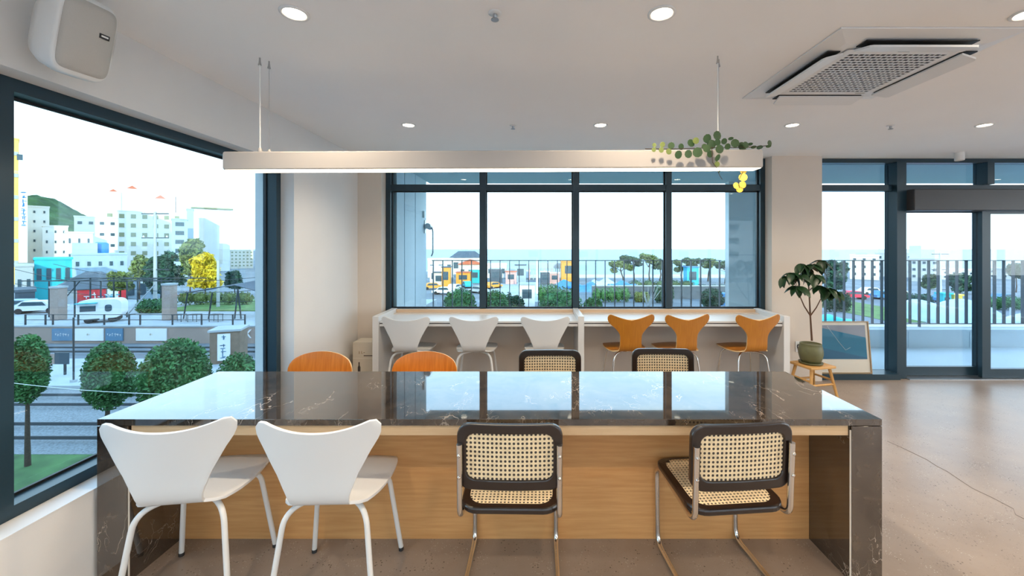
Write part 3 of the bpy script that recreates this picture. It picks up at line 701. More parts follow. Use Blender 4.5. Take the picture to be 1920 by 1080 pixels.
vn = thing('trailing_vine', 'trailing eucalyptus garland draped over the pendant end', 'plant', tuple(W(1340, 281, 2.17)))
def VP(x, y, d): return W(1180+x/6.4, 220+y/6.4, d)-Vector(vn.location)
def roundleaf(name, m, asp=.9):
    vs = [(0,.5,.03)]; n = 10
    for k in range(n):
        a = 2*math.pi*k/n; vs.append((.5*asp*math.sin(a), .5-.5*math.cos(a)*(1.0), -.06*abs(math.sin(a))+.02))
    return MB().add(vs, [(0, k+1, (k+1)%n+1) for k in range(n)], True).mesh(name, m)
RL = {k: roundleaf('leaf', m, a) for k, m, a in (('m','leaf_mid',.95),('l','leaf_light',.9),('d','leaf_deep',.85),('y','leaf_yellow',1.05),('t','leaf_deep',.55))}
FRONT, TOP = 2.118, 2.165
VL = [(300,332,45,'l',0),(398,328,62,'l',0),(503,340,75,'m',0),(622,352,68,'d',0),(742,308,88,'d',0),(800,280,75,'l',0),(935,255,100,'d',0),(1057,218,100,'m',0),(1138,288,70,'d',0),(1218,255,62,'t',0),(1270,310,92,'m',0),(1355,348,98,'m',0),(1060,300,75,'d',0),(985,325,100,'m',0),(930,375,84,'m',1),(1085,382,95,'m',1),(970,440,80,'d',1),(1060,485,85,'t',1),(820,420,108,'m',1),(710,440,88,'m',1),(590,448,92,'d',1),(475,410,66,'l',1),(385,392,62,'l',1),(295,388,52,'l',1),(1400,330,75,'m',0),(1450,322,62,'t',0),(1490,356,65,'t',0),(1565,360,75,'t',0),(1685,308,62,'m',0),(1670,346,62,'t',0),(1055,560,62,'l',1),(1080,650,30,'t',1),(1180,350,70,'d',0),(900,350,60,'m',0),
      (1370,640,74,'y',2),(1365,720,84,'y',2),(1362,808,76,'y',2),(1285,820,74,'y',2),(1325,862,72,'y',2)]
for (x, y, s, k, w) in VL:
    d = (TOP, FRONT, 2.262)[w]; L = s*1.14/6.4/F*d
    up = y < 372
    c = VP(x, y, d+rng.uniform(-.01,.01) if w == 0 else d)
    o = inst('leaf', RL[k], vn, None, None, (L, L, L)); o.rotation_mode = 'QUATERNION'
    dirv = Vector((rng.uniform(-.5,.5), rng.uniform(-.15,.15), 1 if up else -1))
    if k == 't': dirv = Vector((rng.choice((-1,1))*.9, 0, .25 if y < 400 else -1.6))
    dirv.normalize(); nrm = Vector((rng.uniform(-.3,.3), -1, rng.uniform(-.1,.5))); xx = dirv.cross(nrm).normalized(); nn = xx.cross(dirv)
    o.rotation_quaternion = Matrix((xx, dirv, nn)).transposed().to_quaternion()
    o.location = c-dirv*L*.5
MB().tube([VP(190,378,TOP), VP(480,380,TOP), VP(760,372,TOP), VP(1000,365,TOP), VP(1250,365,TOP), VP(1500,355,TOP), VP(1700,335,TOP)], .0022, 5).build('stem', 'vine_stem', vn)
MB().tube([VP(990,365,TOP), VP(990,400,FRONT), VP(1000,540,FRONT), VP(1050,610,FRONT), VP(1085,700,FRONT), VP(1115,745,FRONT)], .0016, 5).build('stem', 'vine_stem', vn)
MB().tube([VP(1395,350,2.245), VP(1400,420,2.262), VP(1370,640,2.262), VP(1310,760,2.262), VP(1320,850,2.262)], .0014, 5).build('stem', 'vine_stem', vn)

# ------------------------------------------------------------------ ceiling fittings
dl = None
RIM = MB().lathe([(.062,-.0005),(.062,-.006),(.05,-.008),(.045,-.002)], n=24).mesh('trim_ring', 'white_plastic')
LEN = MB().lathe([(0,-.003),(.045,-.003)], n=20).mesh('lens', 'bulb_emit')
for y in (3.443, 1.80, .15, -1.5, -3.1):
    for i, x in enumerate((-1.075, .578, 2.23, 3.884, 5.53, 7.18)):
        t = thing('downlight', 'round recessed downlight glowing in the white ceiling', 'lamp', (x, y, CEIL), 0, 'recessed ceiling downlights')
        lab_ = {(0,1): 'recessed downlight beside the pendant cables next to the wall speaker', (1,1): 'recessed downlight over the middle of the marble table', (2,1): 'recessed downlight against the air conditioner edge',
                (0,0): 'recessed downlight above the white counter chairs by the side wall', (1,0): 'recessed downlight above the counter centre divider', (2,0): 'recessed downlight between air conditioner and potted plant', (3,0): 'recessed downlight in front of the glass entrance'}.get((i, (3.443, 1.80, .15, -1.5, -3.1).index(y)))
        if lab_: t['label'] = lab_
        inst('trim_ring', RIM, t); inst('lens', LEN, t)
        L = bpy.data.lights.new('downlight_beam', 'SPOT'); L.energy = 43; L.spot_size = R(140); L.spot_blend = .8; L.shadow_soft_size = .045; L.color = (1, .81, .60)
        lo = bpy.data.objects.new('downlight_beam', L); C.objects.link(lo); lo.parent = t; lo.location = (0, 0, -.012)
for (u, v, lab_) in ((928,24,'chrome sprinkler head in the ceiling over the marble table'),(962,235,'chrome sprinkler head in the ceiling over the window counter'),(1670,235,'chrome sprinkler head in the ceiling before the glass entrance')):
    d = F*(CEIL-HC)/(CV-v); t = thing('sprinkler_head', lab_, 'sprinkler', ((u-CU)/F*d, d, CEIL), 0, 'ceiling sprinkler heads')
    MB().lathe([(.03,-.0005),(.03,-.004),(.012,-.007)], n=16).build('escutcheon', 'white_plastic', t)
    MB().lathe([(.01,-.006),(.01,-.022),(.004,-.028),(.018,-.030),(.018,-.033)], n=12).build('nozzle', 'steel_dull', t)
cy = thing('cylinder_downlight', 'small white surface cylinder lamp above the glass entrance', 'lamp', ((1799-CU)/F*4.45, 4.45, CEIL))
MB().lathe([(.042,-.0005),(.042,-.085),(.036,-.09),(.034,-.084)], n=20).build('housing', 'white_plastic', cy)
MB().lathe([(0,-.083),(.034,-.083)], n=16).build('lens', 'bulb_emit', cy)

AX0, AX1, AY0, AY1, AZ = 1.47, 2.39, 1.915, 2.825, 2.572
ac = thing('ceiling_air_conditioner', 'white four-way cassette air conditioner with open flaps in the ceiling', 'air conditioner', ((AX0+AX1)/2, (AY0+AY1)/2, CEIL))
zz = AZ-CEIL; H = .455
mat('ac_white', (.80,.80,.79), .35)
vs_ = [(-H,-H,-.001),(H,-H,-.001),(H,H,-.001),(-H,H,-.001),(-H,-H,-.008),(H,-H,-.008),(H,H,-.008),(-H,H,-.008)]
k = H-.10
vs_ += [(-k,-k,zz),(k,-k,zz),(k,k,zz),(-k,k,zz)]
MB().add(vs_, [(0,1,5,4),(1,2,6,5),(2,3,7,6),(3,0,4,7),(4,5,9,8),(5,6,10,9),(6,7,11,10),(7,4,8,11),(8,9,10,11)]).build('panel', 'ac_white', ac)
for a in range(4):
    q = Matrix.Rotation(R(90*a), 4, 'Z')
    s = MB().box((-.28, -.392, -.006), (.28, -.325, -.0005)).build('air_slot', 'black', ac, (0,0,zz)); s.rotation_euler = (0,0,R(90*a))
    fl = MB().prism([(-.28,0),(-.265,.0),(.265,0),(.28,0),(.27,-.085),(.255,-.095),(-.255,-.095),(-.27,-.085)], (-.005,.005)).build('flap', 'ac_white', ac)
    fl.matrix_local = q @ Matrix.Translation((0, -.312, zz-.016)) @ Matrix.Rotation(R(13), 4, 'X')
    for sx in (-1,1):
        hg = MB().box((-.008,-.03,-.016), (.008,.0,0)).build('hinge', 'black', ac); hg.matrix_local = q @ Matrix.Translation((sx*.22, -.325, zz-.001))
# intake grille: plate with real slots over a black backing
MB().box((-.262,-.262,zz-.004), (.262,.262,zz-.0008)).build('grille_backing', 'black', ac)
gm = MB(); N = 18; Sg = .52/N
for i in range(N):
    for j in range(N):
        ox = -.26+i*Sg; oy = -.26+j*Sg; a, b = .10, .20
        if (i+j)%2 == 0: a, b = .04, .14
        o = [(0,0),(1,0),(1,1),(0,1)]; kk = [(a,b),(1-a,b),(1-a,1-b),(a,1-b)]
        gm.add([(ox+p[0]*Sg, oy+p[1]*Sg, zz-.0075) for p in o]+[(ox+p[0]*Sg, oy+p[1]*Sg, zz-.0075) for p in kk], [(q_, (q_+1)%4, (q_+1)%4+4, q_+4) for q_ in range(4)])
gr = gm.build('intake_grille', 'ac_white', ac); gs = gr.modifiers.new('t', 'SOLIDIFY'); gs.thickness = .003
MB().add([(-.305,-.305,zz-.006),(.305,-.305,zz-.006),(.305,.305,zz-.006),(-.305,.305,zz-.006),(-.26,-.26,zz-.0078),(.26,-.26,zz-.0078),(.26,.26,zz-.0078),(-.26,.26,zz-.0078)], [(0,1,5,4),(1,2,6,5),(2,3,7,6),(3,0,4,7)]).build('grille_frame', 'ac_white', ac)
MB().box((.20,.27,zz-.009), (.26,.28,zz-.007)).build('status_light', 'grille_grey', ac); MB().box((-.03,-.295,zz-.0095), (.03,-.285,zz-.0065)).build('status_light', 'black', ac)

# wall speaker
spk = thing('wall_speaker', 'white curved wall speaker with grey grille high beside the window', 'speaker', (-1.868, 1.62, 2.40))
def sup(w, d, n=40, e=4.6):
    return [(math.copysign(abs(math.cos(2*math.pi*k/n))**(2/e), math.cos(2*math.pi*k/n))*w, math.copysign(abs(math.sin(2*math.pi*k/n))**(2/e), math.sin(2*math.pi*k/n))*d) for k in range(n)]
def loft(sections, mbx):
    n = len(sections[0]); vs = [p for s in sections for p in s]; fs = [tuple(range(n))[::-1], tuple(range((len(sections)-1)*n, len(sections)*n))]
    for i in range(len(sections)-1):
        for k in range(n): fs.append((i*n+k, i*n+(k+1)%n, (i+1)*n+(k+1)%n, (i+1)*n+k))
    mbx.add(vs, fs, True); return mbx
# body lofted from the wall side (y=+.10) to the bowed front (y=-.11), local front = -y
def sec(y, w, h, bow=0): return [(x, y-bow*(1-(z/h)**2)*.5-bow*(1-(x/w)**2)*.5, z) for (x, z) in sup(w, h)]
loft([sec(.13,.075,.10), sec(.12,.098,.125), sec(.04,.118,.155), sec(-.04,.126,.172), sec(-.085,.124,.172,.010), sec(-.10,.117,.166,.028)], MB()).build('cabinet', 'white_plastic', spk)
loft([[(x*t_, -.098-.016-.038*(1-t_*t_) if i_ else -.098, z*t_) for (x, z) in sup(.110, .152, 40, 7)] for i_, t_ in enumerate((1, .99, .85, .7, .5, .3, .12, .03))], MB()).build('grille', 'grille_grey', spk)
bd = MB().box((-.022,-.003,-.010), (.022,.003,.010), .001).build('badge', 'black', spk, (.045,-.150,.03)); MB().box((-.015,-.0045,-.003), (.015,-.0028,.004)).build('badge_mark', 'white_plastic', bd)
MB().tube([(-.02,.10,0),(-.05,.19,.0)], .018, 10).build('bracket_arm', 'white_plastic', spk); 
spk.rotation_euler = (R(13), R(0), R(80)); spk.scale = (.76, .72, .93)

# ------------------------------------------------------------------ outside: ground, tracks, sea
mat('asphalt', (.16,.175,.19), .9, var=.25, scale=.15)
mat('grass', (.06,.13,.035), .9, var=.45, scale=.8)
mat('lawn', (.12,.20,.05), .9, var=.3, scale=.8)
mat('ballast', (.20,.205,.21), .95, var=.35, scale=12, bump=.6, bscale=30)
mat('sleeper', (.38,.39,.39), .9, var=.15, scale=5)
mat('rail_steel', (.05,.055,.06), .6)
mat('pale_concrete', (.36,.38,.39), .85, var=.12, scale=1)
mat('sand', (.55,.50,.42), .95, var=.1, scale=.2)
mat('bark', (.07,.045,.03), .9, var=.3, scale=20)
mat('pine_leaf', (.055,.16,.045), .7, var=.5, scale=1.6)
mat('pine_far', (.06,.10,.035), .7, var=.4, scale=1.2)
mat('green_dark', (.02,.07,.035), .7, var=.5, scale=1.2)
mat('leaf_gold', (.62,.46,.02), .7, var=.35, scale=1.5)
mat('leaf_olive', (.16,.20,.05), .7, var=.4, scale=1.5)
mat('hill_green', (.035,.075,.022), .95, var=.5, scale=.05)
mat('bld_white', (.74,.72,.68), .85, var=.03, scale=.2)
mat('bld_cream', (.66,.60,.50), .85, var=.05, scale=.3)
mat('bld_yellow', (.80,.52,.14), .8)
mat('bld_teal', (.02,.42,.46), .7)
mat('bld_greyblue', (.36,.44,.50), .85, var=.06, scale=.4)
mat('bld_grey', (.42,.44,.45), .85, var=.05, scale=.3)
mat('bld_red', (.55,.03,.04), .7)
mat('roof_dark', (.075,.09,.11), .8, var=.15, scale=.6)
mat('roof_red', (.50,.13,.06), .8)
mat('win_dark', (.05,.08,.10), .25)
mat('win_olive', (.25,.25,.14), .4)
mat('tank_blue', (.02,.18,.45), .6)
mat('brick', (.30,.20,.16), .9, col2=(.38,.30,.26), scale=20)
mat('signboard', (.72,.72,.72), .7)
mat('sign_blue', (.10,.20,.30), .7)
mat('pole_grey', (.42,.43,.43), .85)
mat('dark_metal', (.02,.028,.034), .5)
mat('tarp_blue', (.05,.20,.42), .6, var=.2, scale=1)
mat('tarp_pale', (.45,.60,.70), .6, var=.1, scale=1)
mat('kiosk_wood', (.19,.13,.09), .8, var=.2, scale=4)
mat('orange_paint', (.75,.30,.03), .6)
mat('red_paint', (.62,.02,.06), .6)
mat('cyan_paint', (.02,.38,.55), .6)
mat('pink_paint', (.62,.34,.30), .7)
mat('tyre', (.02,.02,.02), .8)
mat('wire', (.03,.035,.04), .6)
def sea_mat():
    m = mat('sea', (.05,.20,.28), .35, bump=.4, bscale=.05, stretch=(.15,1,1)); return m
sea_mat()
struct('ground', MB().box((-420, -120, GZ-1), (420, 118, GZ)).box((-420, 118, GZ-1), (-1, 150, GZ)).box((75, 118, GZ-1), (420, 150, GZ)), 'asphalt', 'grey blue asphalt and paving of the seaside town', 'ground')
struct('beach', MB().box((-1, 118, GZ-1), (75, 133, GZ+.02)).box((-60, 150, GZ-1), (-1, 160, GZ+.02)).box((75, 150, GZ-1), (420, 160, GZ+.02)), 'sand', 'pale sandy beach between the town and sea', 'beach')
struct('far_land', MB().prism([(-60,150),(-520,1150),(-1500,1150),(-1500,150)], (GZ-1, GZ+.05)), 'asphalt', 'town ground stretching towards the green hill', 'ground')
tag(MB().box((-1500, 119, GZ-2), (2600, 2250, GZ-.3)).build('sea', 'sea'), 'calm blue sea reaching the horizon beyond the beach', 'sea', kind='structure')
struct('grass_verge', MB().box((-140, 8.5, GZ), (60, 17.3, GZ+.05)), 'grass', 'green grass verge beside the railway tracks', 'grass')
struct('track_bed', MB().box((-140, 17.3, GZ), (60, 25.2, GZ+.06)), 'ballast', 'grey ballast bed carrying the railway tracks', 'ground')
struct('concrete_path', MB().box((-140, 25.3, GZ), (-15, 31.5, GZ+.25)), 'pale_concrete', 'pale concrete path beyond the railway tracks', 'path')
for (ya, yb2, lab) in ((18.4, 19.85, 'railway track beside the grass verge'), (22.3, 23.75, 'railway track beside the pale concrete path'), (33.6, 35.0, 'railway track below the brick wall of panels')):
    t = thing('railway_track', lab, 'track', (-40, (ya+yb2)/2, GZ+.06), 0, 'railway tracks outside the side window'); h = (yb2-ya)/2
    for s_ in (-h, h): MB().box((-60, s_-.035, .12), (40, s_+.035, .27)).build('rail', 'rail_steel', t)
    sm_ = MB().box((-.12, -1.25, .0), (.12, 1.25, .13)).mesh('sleeper', 'sleeper')
    for k in range(75): inst('sleeper', sm_, t, (-58+k*.68, 0, 0))

def foliage(name, blobs, n, size, m, parent, seed=0, flat=.0):
    r = random.Random(seed); vs = []; fs = []
    wts = [b[3]*b[4]*b[5] for b in blobs]
    for i in range(n):
        b = r.choices(blobs, wts)[0]
        d = Vector((r.gauss(0,1), r.gauss(0,1), r.gauss(0,1))).normalized()*(.62+.48*r.random())
        c = Vector((b[0]+d.x*b[3], b[1]+d.y*b[4], b[2]+d.z*b[5]))
        a = Vector((r.gauss(0,1), r.gauss(0,1), r.gauss(0,1)*(1-flat))).normalized()*size*r.uniform(.6,1.3)
        q = a.cross(Vector((r.gauss(0,1), r.gauss(0,1), r.gauss(0,1)))).normalized()*size*r.uniform(.3,.6)
        k = len(vs); vs += [c-a, c+q, c+a, c-q]; fs.append((k, k+1, k+2, k+3))
    o = MB().add(vs, fs).build(name, m, parent); o['kind'] = 'stuff'
    return o
def core(blobs, m, parent, f=.72):
    mb = MB()
    for b in blobs:
        n = 10; vs = []; fs = []
        for i in range(n+1):
            for k in range(12):
                th = math.pi*i/n; ph = 2*math.pi*k/12; w = 1+.12*math.sin(5*ph+3*th+b[0])
                vs.append((b[0]+b[3]*f*w*math.sin(th)*math.cos(ph), b[1]+b[4]*f*w*math.sin(th)*math.sin(ph), b[2]+b[5]*f*w*math.cos(th)))
        for i in range(n):
            for k in range(12): fs.append((i*12+k, i*12+(k+1)%12, (i+1)*12+(k+1)%12, (i+1)*12+k))
        mb.add(vs, fs, True)
    return mb.build('inner_foliage', m, parent)
def tree(name, label, u, d, vtop, hw_px, vcrown, m, seed, group, n=3500, size=.13, trunk=True, nblob=7, gz=GZ, cat='tree', tr=.12, loose=False):
    """tree standing on the ground at depth d; crown from vcrown (bottom) to vtop, half width in px"""
    base = W(u, 0, d); base.z = gz
    zt = HC-(vtop-CV)/F*d-gz; zc = HC-(vcrown-CV)/F*d-gz; hw = hw_px/F*d*math.cos(math.atan((u-CU)/F))
    t = thing(name, label, cat, base, 0, group); r = random.Random(seed)
    hh = (zt-zc)/2; blobs = [(0, 0, (zt+zc)/2, hw*.80, hw*.80, hh*.84)]
    for k in range(nblob):
        a = 2*math.pi*k/nblob+r.random(); rr = r.uniform(.45,.66)*hw; s_ = r.uniform(.24,.36)
        blobs.append((math.cos(a)*rr, math.sin(a)*rr, (zt+zc)/2+r.uniform(-.5,.42)*hh, hw*s_, hw*s_, hh*s_*1.05))
    if loose:
        blobs = [(0, 0, (zt+zc)/2, hw*.55, hw*.55, hh*.7)]
        for k in range(11):
            a = r.uniform(0, 6.28); e = r.uniform(-1, 1); rr = hw*.68*math.sqrt(1-.55*e*e)*r.uniform(.7,1.05); s_ = r.uniform(.2,.36)
            blobs.append((math.cos(a)*rr, math.sin(a)*rr, (zt+zc)/2+e*hh*.74, hw*s_, hw*s_, hw*s_*.8))
    foliage('crown', blobs, n, size, m, t, seed); core(blobs, m, t, .55 if loose else .72)
    if trunk:
        MB().tube([(0,0,-.1), (r.uniform(-.1,.1), r.uniform(-.1,.1), zc*.5), (0,0,zc+hh*.6)], [tr, tr*.8, tr*.5], 8).build('trunk', 'bark', t)
    return t
gp = 'pines beside the railway tracks'
tree('pine_tree', 'bushy pine with a bare leaning trunk beside the dark window post', 52, 16.4, 620, 52, 762, 'pine_leaf', 1, gp, 9000, .085, tr=.10)
tree('pine_tree', 'small rounded pine standing behind the bare-trunked pine', 205, 17.4, 634, 62, 775, 'pine_leaf', 2, gp, 9000, .085)
tree('pine_tree', 'widest rounded pine between tracks and marble table', 330, 16.8, 628, 84, 790, 'pine_leaf', 3, gp, 14000, .085)
tree('pine_tree', 'pine partly hidden by the marble table beside the pier', 446, 18.6, 655, 52, 790, 'pine_leaf', 4, gp, 9000, .085)

# brick terrace wall with panels, deck posts and kiosk
by = 37.5; BT = GZ+1.75
wb = thing('brick_wall', 'low brick wall with white and blue panels beyond the tracks', 'wall', (-42, by, GZ))
MB().box((-25, 0, 0), (27, .5, 1.55)).build('wall_body', 'brick', wb); MB().box((-25, -.08, 1.55), (27, .58, 1.68)).build('coping', 'pale_concrete', wb)
def px(u, d): return (u-CU)/F*d
for (u0, u1, m) in ((100,138,'sign_blue'),(140,196,'signboard'),(200,232,'sign_blue'),(257,314,'signboard')):
    x0, x1 = px(u0, by)+42, px(u1, by)+42
    p = MB().box((x0, -.12, .28), (x1, -.02, 1.42)).build('panel', m, wb)
    if m == 'sign_blue': inst('lettering', strokes('lettering', 6, .25, 'signboard', 2, .01), p, ((x0+x1)/2, -.13, .85), (R(90),0,0))
    else: inst('emblem', strokes('emblem', 1, .4, 'bld_cream', 9, .01), p, ((x0+x1)/2, -.13, .88), (R(90),0,0))
inst('lettering', text_mesh('lettering', 'lX', 1.15, 'signboard', .02), wb, (px(463, by)+42, -.15, .55), (R(90),0,0))
struct('upper_deck', MB().box((-70, by+.5, GZ), (-14, 58, GZ+1.5)), 'pale_concrete', 'pale raised deck behind the brick wall', 'deck')
fp = thing('deck_fence', 'black post and rail fence on the brick wall', 'fence', (-42, by+.3, GZ+1.68))
xs_ = [px(u, by)+42 for u in (40, 78, 92, 140, 189, 236, 257, 318, 373, 432, 455)]
pm = MB().box((-.05,-.05,0), (.05,.05,1.0)).mesh('post', 'dark_metal')
for x in xs_: inst('post', pm, fp, (x, 0, 0))
for z in (.45, .95): MB().box((xs_[0], -.03, z), (xs_[-1], .03, z+.05)).build('rail', 'dark_metal', fp)
pg = thing('pergola', 'black tube frame pergola with slanted struts on the deck', 'pergola', (px(180, 43), 43, GZ+1.5))
for u in (92, 140, 189, 238):
    x = px(u, 43)-px(180, 43); MB().box((x-.05,-.05,0), (x+.05,.05,3.9)).build('post', 'dark_metal', pg); MB().box((x-.05,3.95,0), (x+.05,4.05,3.9)).build('post', 'dark_metal', pg)
    MB().tube([(x,0,3.9),(x,4,3.9)], .05, 6).build('beam', 'dark_metal', pg)
x0, x1 = px(40,43)-px(180,43), px(330,43)-px(180,43)
for y in (0, 4): MB().box((x0, y-.05, 3.85), (x1, y+.05, 3.95)).build('beam', 'dark_metal', pg)
MB().tube([(px(92,43)-px(180,43),0,0), (px(150,43)-px(180,43),0,3.9)], .05, 6).build('strut', 'dark_metal', pg)
MB().tube([(px(238,43)-px(180,43),0,.2), (px(290,43)-px(180,43),0,3.5)], .06, 6).build('strut', 'pale_concrete', pg)
for u, lab in ((110, 'square brick pillar beside the white caravan'), (318, 'square brick pillar beside the canopy on the deck')):
    b_ = W(u, 0, 41.5); t = thing('brick_pillar', lab, 'pillar', (b_.x, 41.5, GZ+1.5), 0, 'brick pillars on the deck')
    MB().box((-.42,-.42,0), (.42,.42,3.6 if u > 200 else 3.3)).build('shaft', 'brick', t); MB().box((-.48,-.48,3.6 if u > 200 else 3.3), (.48,.48,3.8 if u > 200 else 3.5)).build('cap', 'pale_concrete', t)
def cv_at(name, label, cat, u, d, group=None, gz=GZ, rz=0): 
    b = W(u, 0, d); return thing(name, label, cat, (b.x, d, gz), rz, group)
rv = cv_at('caravan', 'white rounded caravan with a small side window on the deck', 'caravan', 196, 40.5, gz=GZ+1.5, rz=R(30))
MB().prism(rring(-1.7,1.5,.45,2.3,.55,6), (-.9,.9), 'y').build('body', 'signboard', rv)
MB().box((-1.45,-.93,1.2), (-.35,-.9,1.75)).build('window', 'win_dark', rv); MB().prism(rring(.3,.8,1.1,1.8,.2,4), (-.93,-.9), 'y').build('window', 'win_dark', rv)
for x in (-.9,.8): MB().tube([(x,-.8,.32),(x,.8,.32)], .32, 14).build('wheel', 'tyre', rv)
MB().box((1.5,-.08,.5), (2.3,.08,.6)).build('tow_bar', 'dark_metal', rv); MB().box((-1.7,-1.3,2.0), (-.2,-.9,2.06)).build('awning', 'bld_teal', rv)
def kiosk():
    t = cv_at('kiosk', 'brown timber kiosk box with a white vertical sign', 'kiosk', 430, 31.0, rz=R(20))
    MB().box((-.95,-.9,0), (.95,.9,2.65)).build('cabin', 'kiosk_wood', t); MB().box((-1.05,-1.0,2.65), (1.05,1.0,2.8)).build('roof', 'pale_concrete', t)
    s_ = MB().box((-.45,-.97,.5), (.35,-.9,2.5)).build('sign', 'signboard', t)
    inst('lettering', strokes('lettering', 4, .42, 'sign_blue', 5, .01, True), s_, (-.08, -.975, 1.5), (R(90),0,0))
kiosk()
sb = cv_at('notice_board', 'dark notice board on a thin post by the concrete path', 'sign', 122, 27.5, gz=GZ+.25)
MB().box((-.05,-.05,0), (.05,.05,1.5)).build('post', 'dark_metal', sb); MB().box((-.62,-.09,.75), (.35,-.04,1.55)).build('board', 'win_dark', sb); MB().box((-1.0,-.09,.75), (-.63,-.04,1.45)).build('side_board', 'brick', sb)
tp = cv_at('signal_post', 'tall thin black post between the tracks and path', 'post', 138, 26.0, gz=GZ+.25)
MB().tube([(0,0,0),(0,0,4.2)], .05, 8).build('shaft', 'dark_metal', tp); MB().box((-.15,-.1,0), (.15,.1,.15)).build('base', 'pale_concrete', tp)
cn = cv_at('shade_canopy', 'dark blue fabric canopy on splayed black poles', 'canopy', 405, 42.0, gz=GZ+1.5)
cx_ = lambda u: px(u, 42)-px(405, 42)
roof = [(cx_(347),0,2.7),(cx_(400),0,3.2),(cx_(440),0,3.5),(cx_(500),0,2.6),(cx_(500),3,2.6),(cx_(440),3,3.7),(cx_(400),3,3.3),(cx_(347),3,2.7)]
MB().add(roof+[(a,b,c+.07) for a,b,c in roof], [(0,1,6,7),(1,2,5,6),(2,3,4,5),(8,15,14,9),(9,14,13,10),(10,13,12,11),(0,8,9,1),(1,9,10,2),(2,10,11,3),(7,6,14,15),(6,5,13,14),(5,4,12,13),(0,7,15,8),(3,11,12,4)]).build('fabric_roof', 'roof_dark', cn)
for (ua, ub) in ((352,344),(398,391),(446,440),(446,452)): MB().tube([(cx_(ua),0,2.75 if ua < 400 else 3.2),(cx_(ub),0,0)], .07, 6).build('pole', 'dark_metal', cn)
for u, lab_ in ((336,'small black outdoor table beside the brick pillar'), (365,'small black outdoor table under the low edge of the canopy'), (405,'small black outdoor table under the canopy centre')):
    t = cv_at('cafe_table', lab_, 'table', u, 40.5, 'outdoor tables on the deck', GZ+1.5)
    MB().box((-.5,-.35,.70), (.5,.35,.74)).build('top', 'dark_metal', t)
    for sx in (-1,1):
        for sy in (-1,1): MB().box((sx*.45-.02, sy*.3-.02, 0), (sx*.45+.02, sy*.3+.02, .70)).build('leg', 'dark_metal', t)

# town buildings: each turned to face the cafe
def house(name, label, u0, u1, vt, d, m, rows=0, cols=0, wm='win_dark', gz=GZ, depth=9, roof=None, jit=0, group=None, vb=None, wfrac=(.55,.5), parapet=True):
    uc = (u0+u1)/2; th = math.atan((uc-CU)/F); X = px(uc, d); w = (u1-u0)*d*math.cos(th)/F; h = HC-(vt-CV)/F*d-gz
    t = thing(name, label, 'building', (X, d, gz), -th+R(jit), group)
    MB().box((-w/2, 0, 0), (w/2, depth, h)).build('walls', m, t)
    if parapet and not roof: MB().box((-w/2-.12, -.12, h), (w/2+.12, depth+.12, h+.35)).build('parapet', m, t)
    if roof == 'gable':
        MB().prism([(-w/2-.3, h), (w/2+.3, h), (0, h+w*.22)], (-.4, depth+.4), 'y').build('roof', 'roof_red', t)
    if roof == 'hip':
        o = .5; MB().add([(-w/2-o,-o,h),(w/2+o,-o,h),(w/2+o,depth+o,h),(-w/2-o,depth+o,h),(-w/2+2.5,depth*.5,h+2.2),(w/2-2.5,depth*.5,h+2.2)], [(0,1,5,4),(1,2,5),(2,3,4,5),(3,0,4),(0,3,2,1)]).build('roof', 'roof_dark', t)
    if rows:
        zb = h*.08 if vb is None else HC-(vb-CV)/F*d-gz
        cw, chh = w/cols, (h-zb)/rows
        wm_ = MB().box((-cw*wfrac[0]/2, -.1, -chh*wfrac[1]/2), (cw*wfrac[0]/2, .05, chh*wfrac[1]/2)).mesh('window', wm)
        for i in range(cols):
            for j in range(rows): inst('window', wm_, t, (-w/2+(i+.5)*cw, 0, zb+(j+.5)*chh))
    return t, w, h, depth
t, w, h, dp = house('apartment_tower', 'yellow striped tower with a vertical white sign at the window post', -30, 36, 258, 95, 'bld_yellow', 6, 1, 'win_dark', wfrac=(.25,.2), depth=14)
MB().box((w/2-.05, -.4, h*.15), (w/2+1.3, .6, h*.86)).build('sign_tower', 'bld_white', t); MB().box((w/2-.3,-.3,h*.86), (w/2+.6,.2,h*.9)).build('sign_bracket', 'win_dark', t)
inst('lettering', strokes('lettering', 9, .95, 'tank_blue', 6, .02, True), t, (w/2+.72, -.41, h*.52), (R(90), 0, 0))
for k in range(6): MB().box((-w/2-.05, -.12, h*(.14+.15*k)), (w/2-.1, -.02, h*(.165+.15*k))).build('floor_band', 'bld_grey', t)
house('town_house', 'white block with small dark windows below the hill', 36, 93, 388, 110, 'bld_white', 7, 3, wfrac=(.2,.25))
house('town_house', 'lower white block stepping down beside the hill', 80, 128, 425, 105, 'bld_white', 5, 3, wfrac=(.2,.25))
house('town_house', 'cream house with a stepped white upper storey', 122, 175, 437, 100, 'bld_cream', 3, 3, wfrac=(.2,.3))
house('town_house', 'white block with rows of paired dark windows', 140, 222, 408, 118, 'bld_white', 5, 4, wfrac=(.4,.25))
t, w, h, dp = house('hotel', 'tall white hotel with red roof turrets and arched windows', 198, 345, 398, 150, 'bld_white', 6, 7, 'win_olive', wfrac=(.45,.45), depth=14)
for (a, b, dh) in ((-.5,-.28,7), (-.30,-.02,8.5), (.05,.36,5.5)):
    MB().box((a*w,.5,h), (b*w,9,h+dh)).build('tower_block', 'bld_white', t); xm = (a+b)/2*w; q = (b-a)*w*.28
    MB().add([(xm-q,1,h+dh),(xm+q,1,h+dh),(xm+q,1+2*q,h+dh),(xm-q,1+2*q,h+dh),(xm,1+q,h+dh+q*.9)], [(0,1,4),(1,2,4),(2,3,4),(3,0,4),(0,3,2,1)]).build('roof', 'roof_red', t)
MB().tube([(.42*w,4,h),(.42*w,4,h+7)], .12, 6).build('mast', 'dark_metal', t)
house('office_block', 'slim grey blue block with dark horizontal windows', 322, 352, 412, 120, 'bld_greyblue', 6, 1, wfrac=(.55,.45))
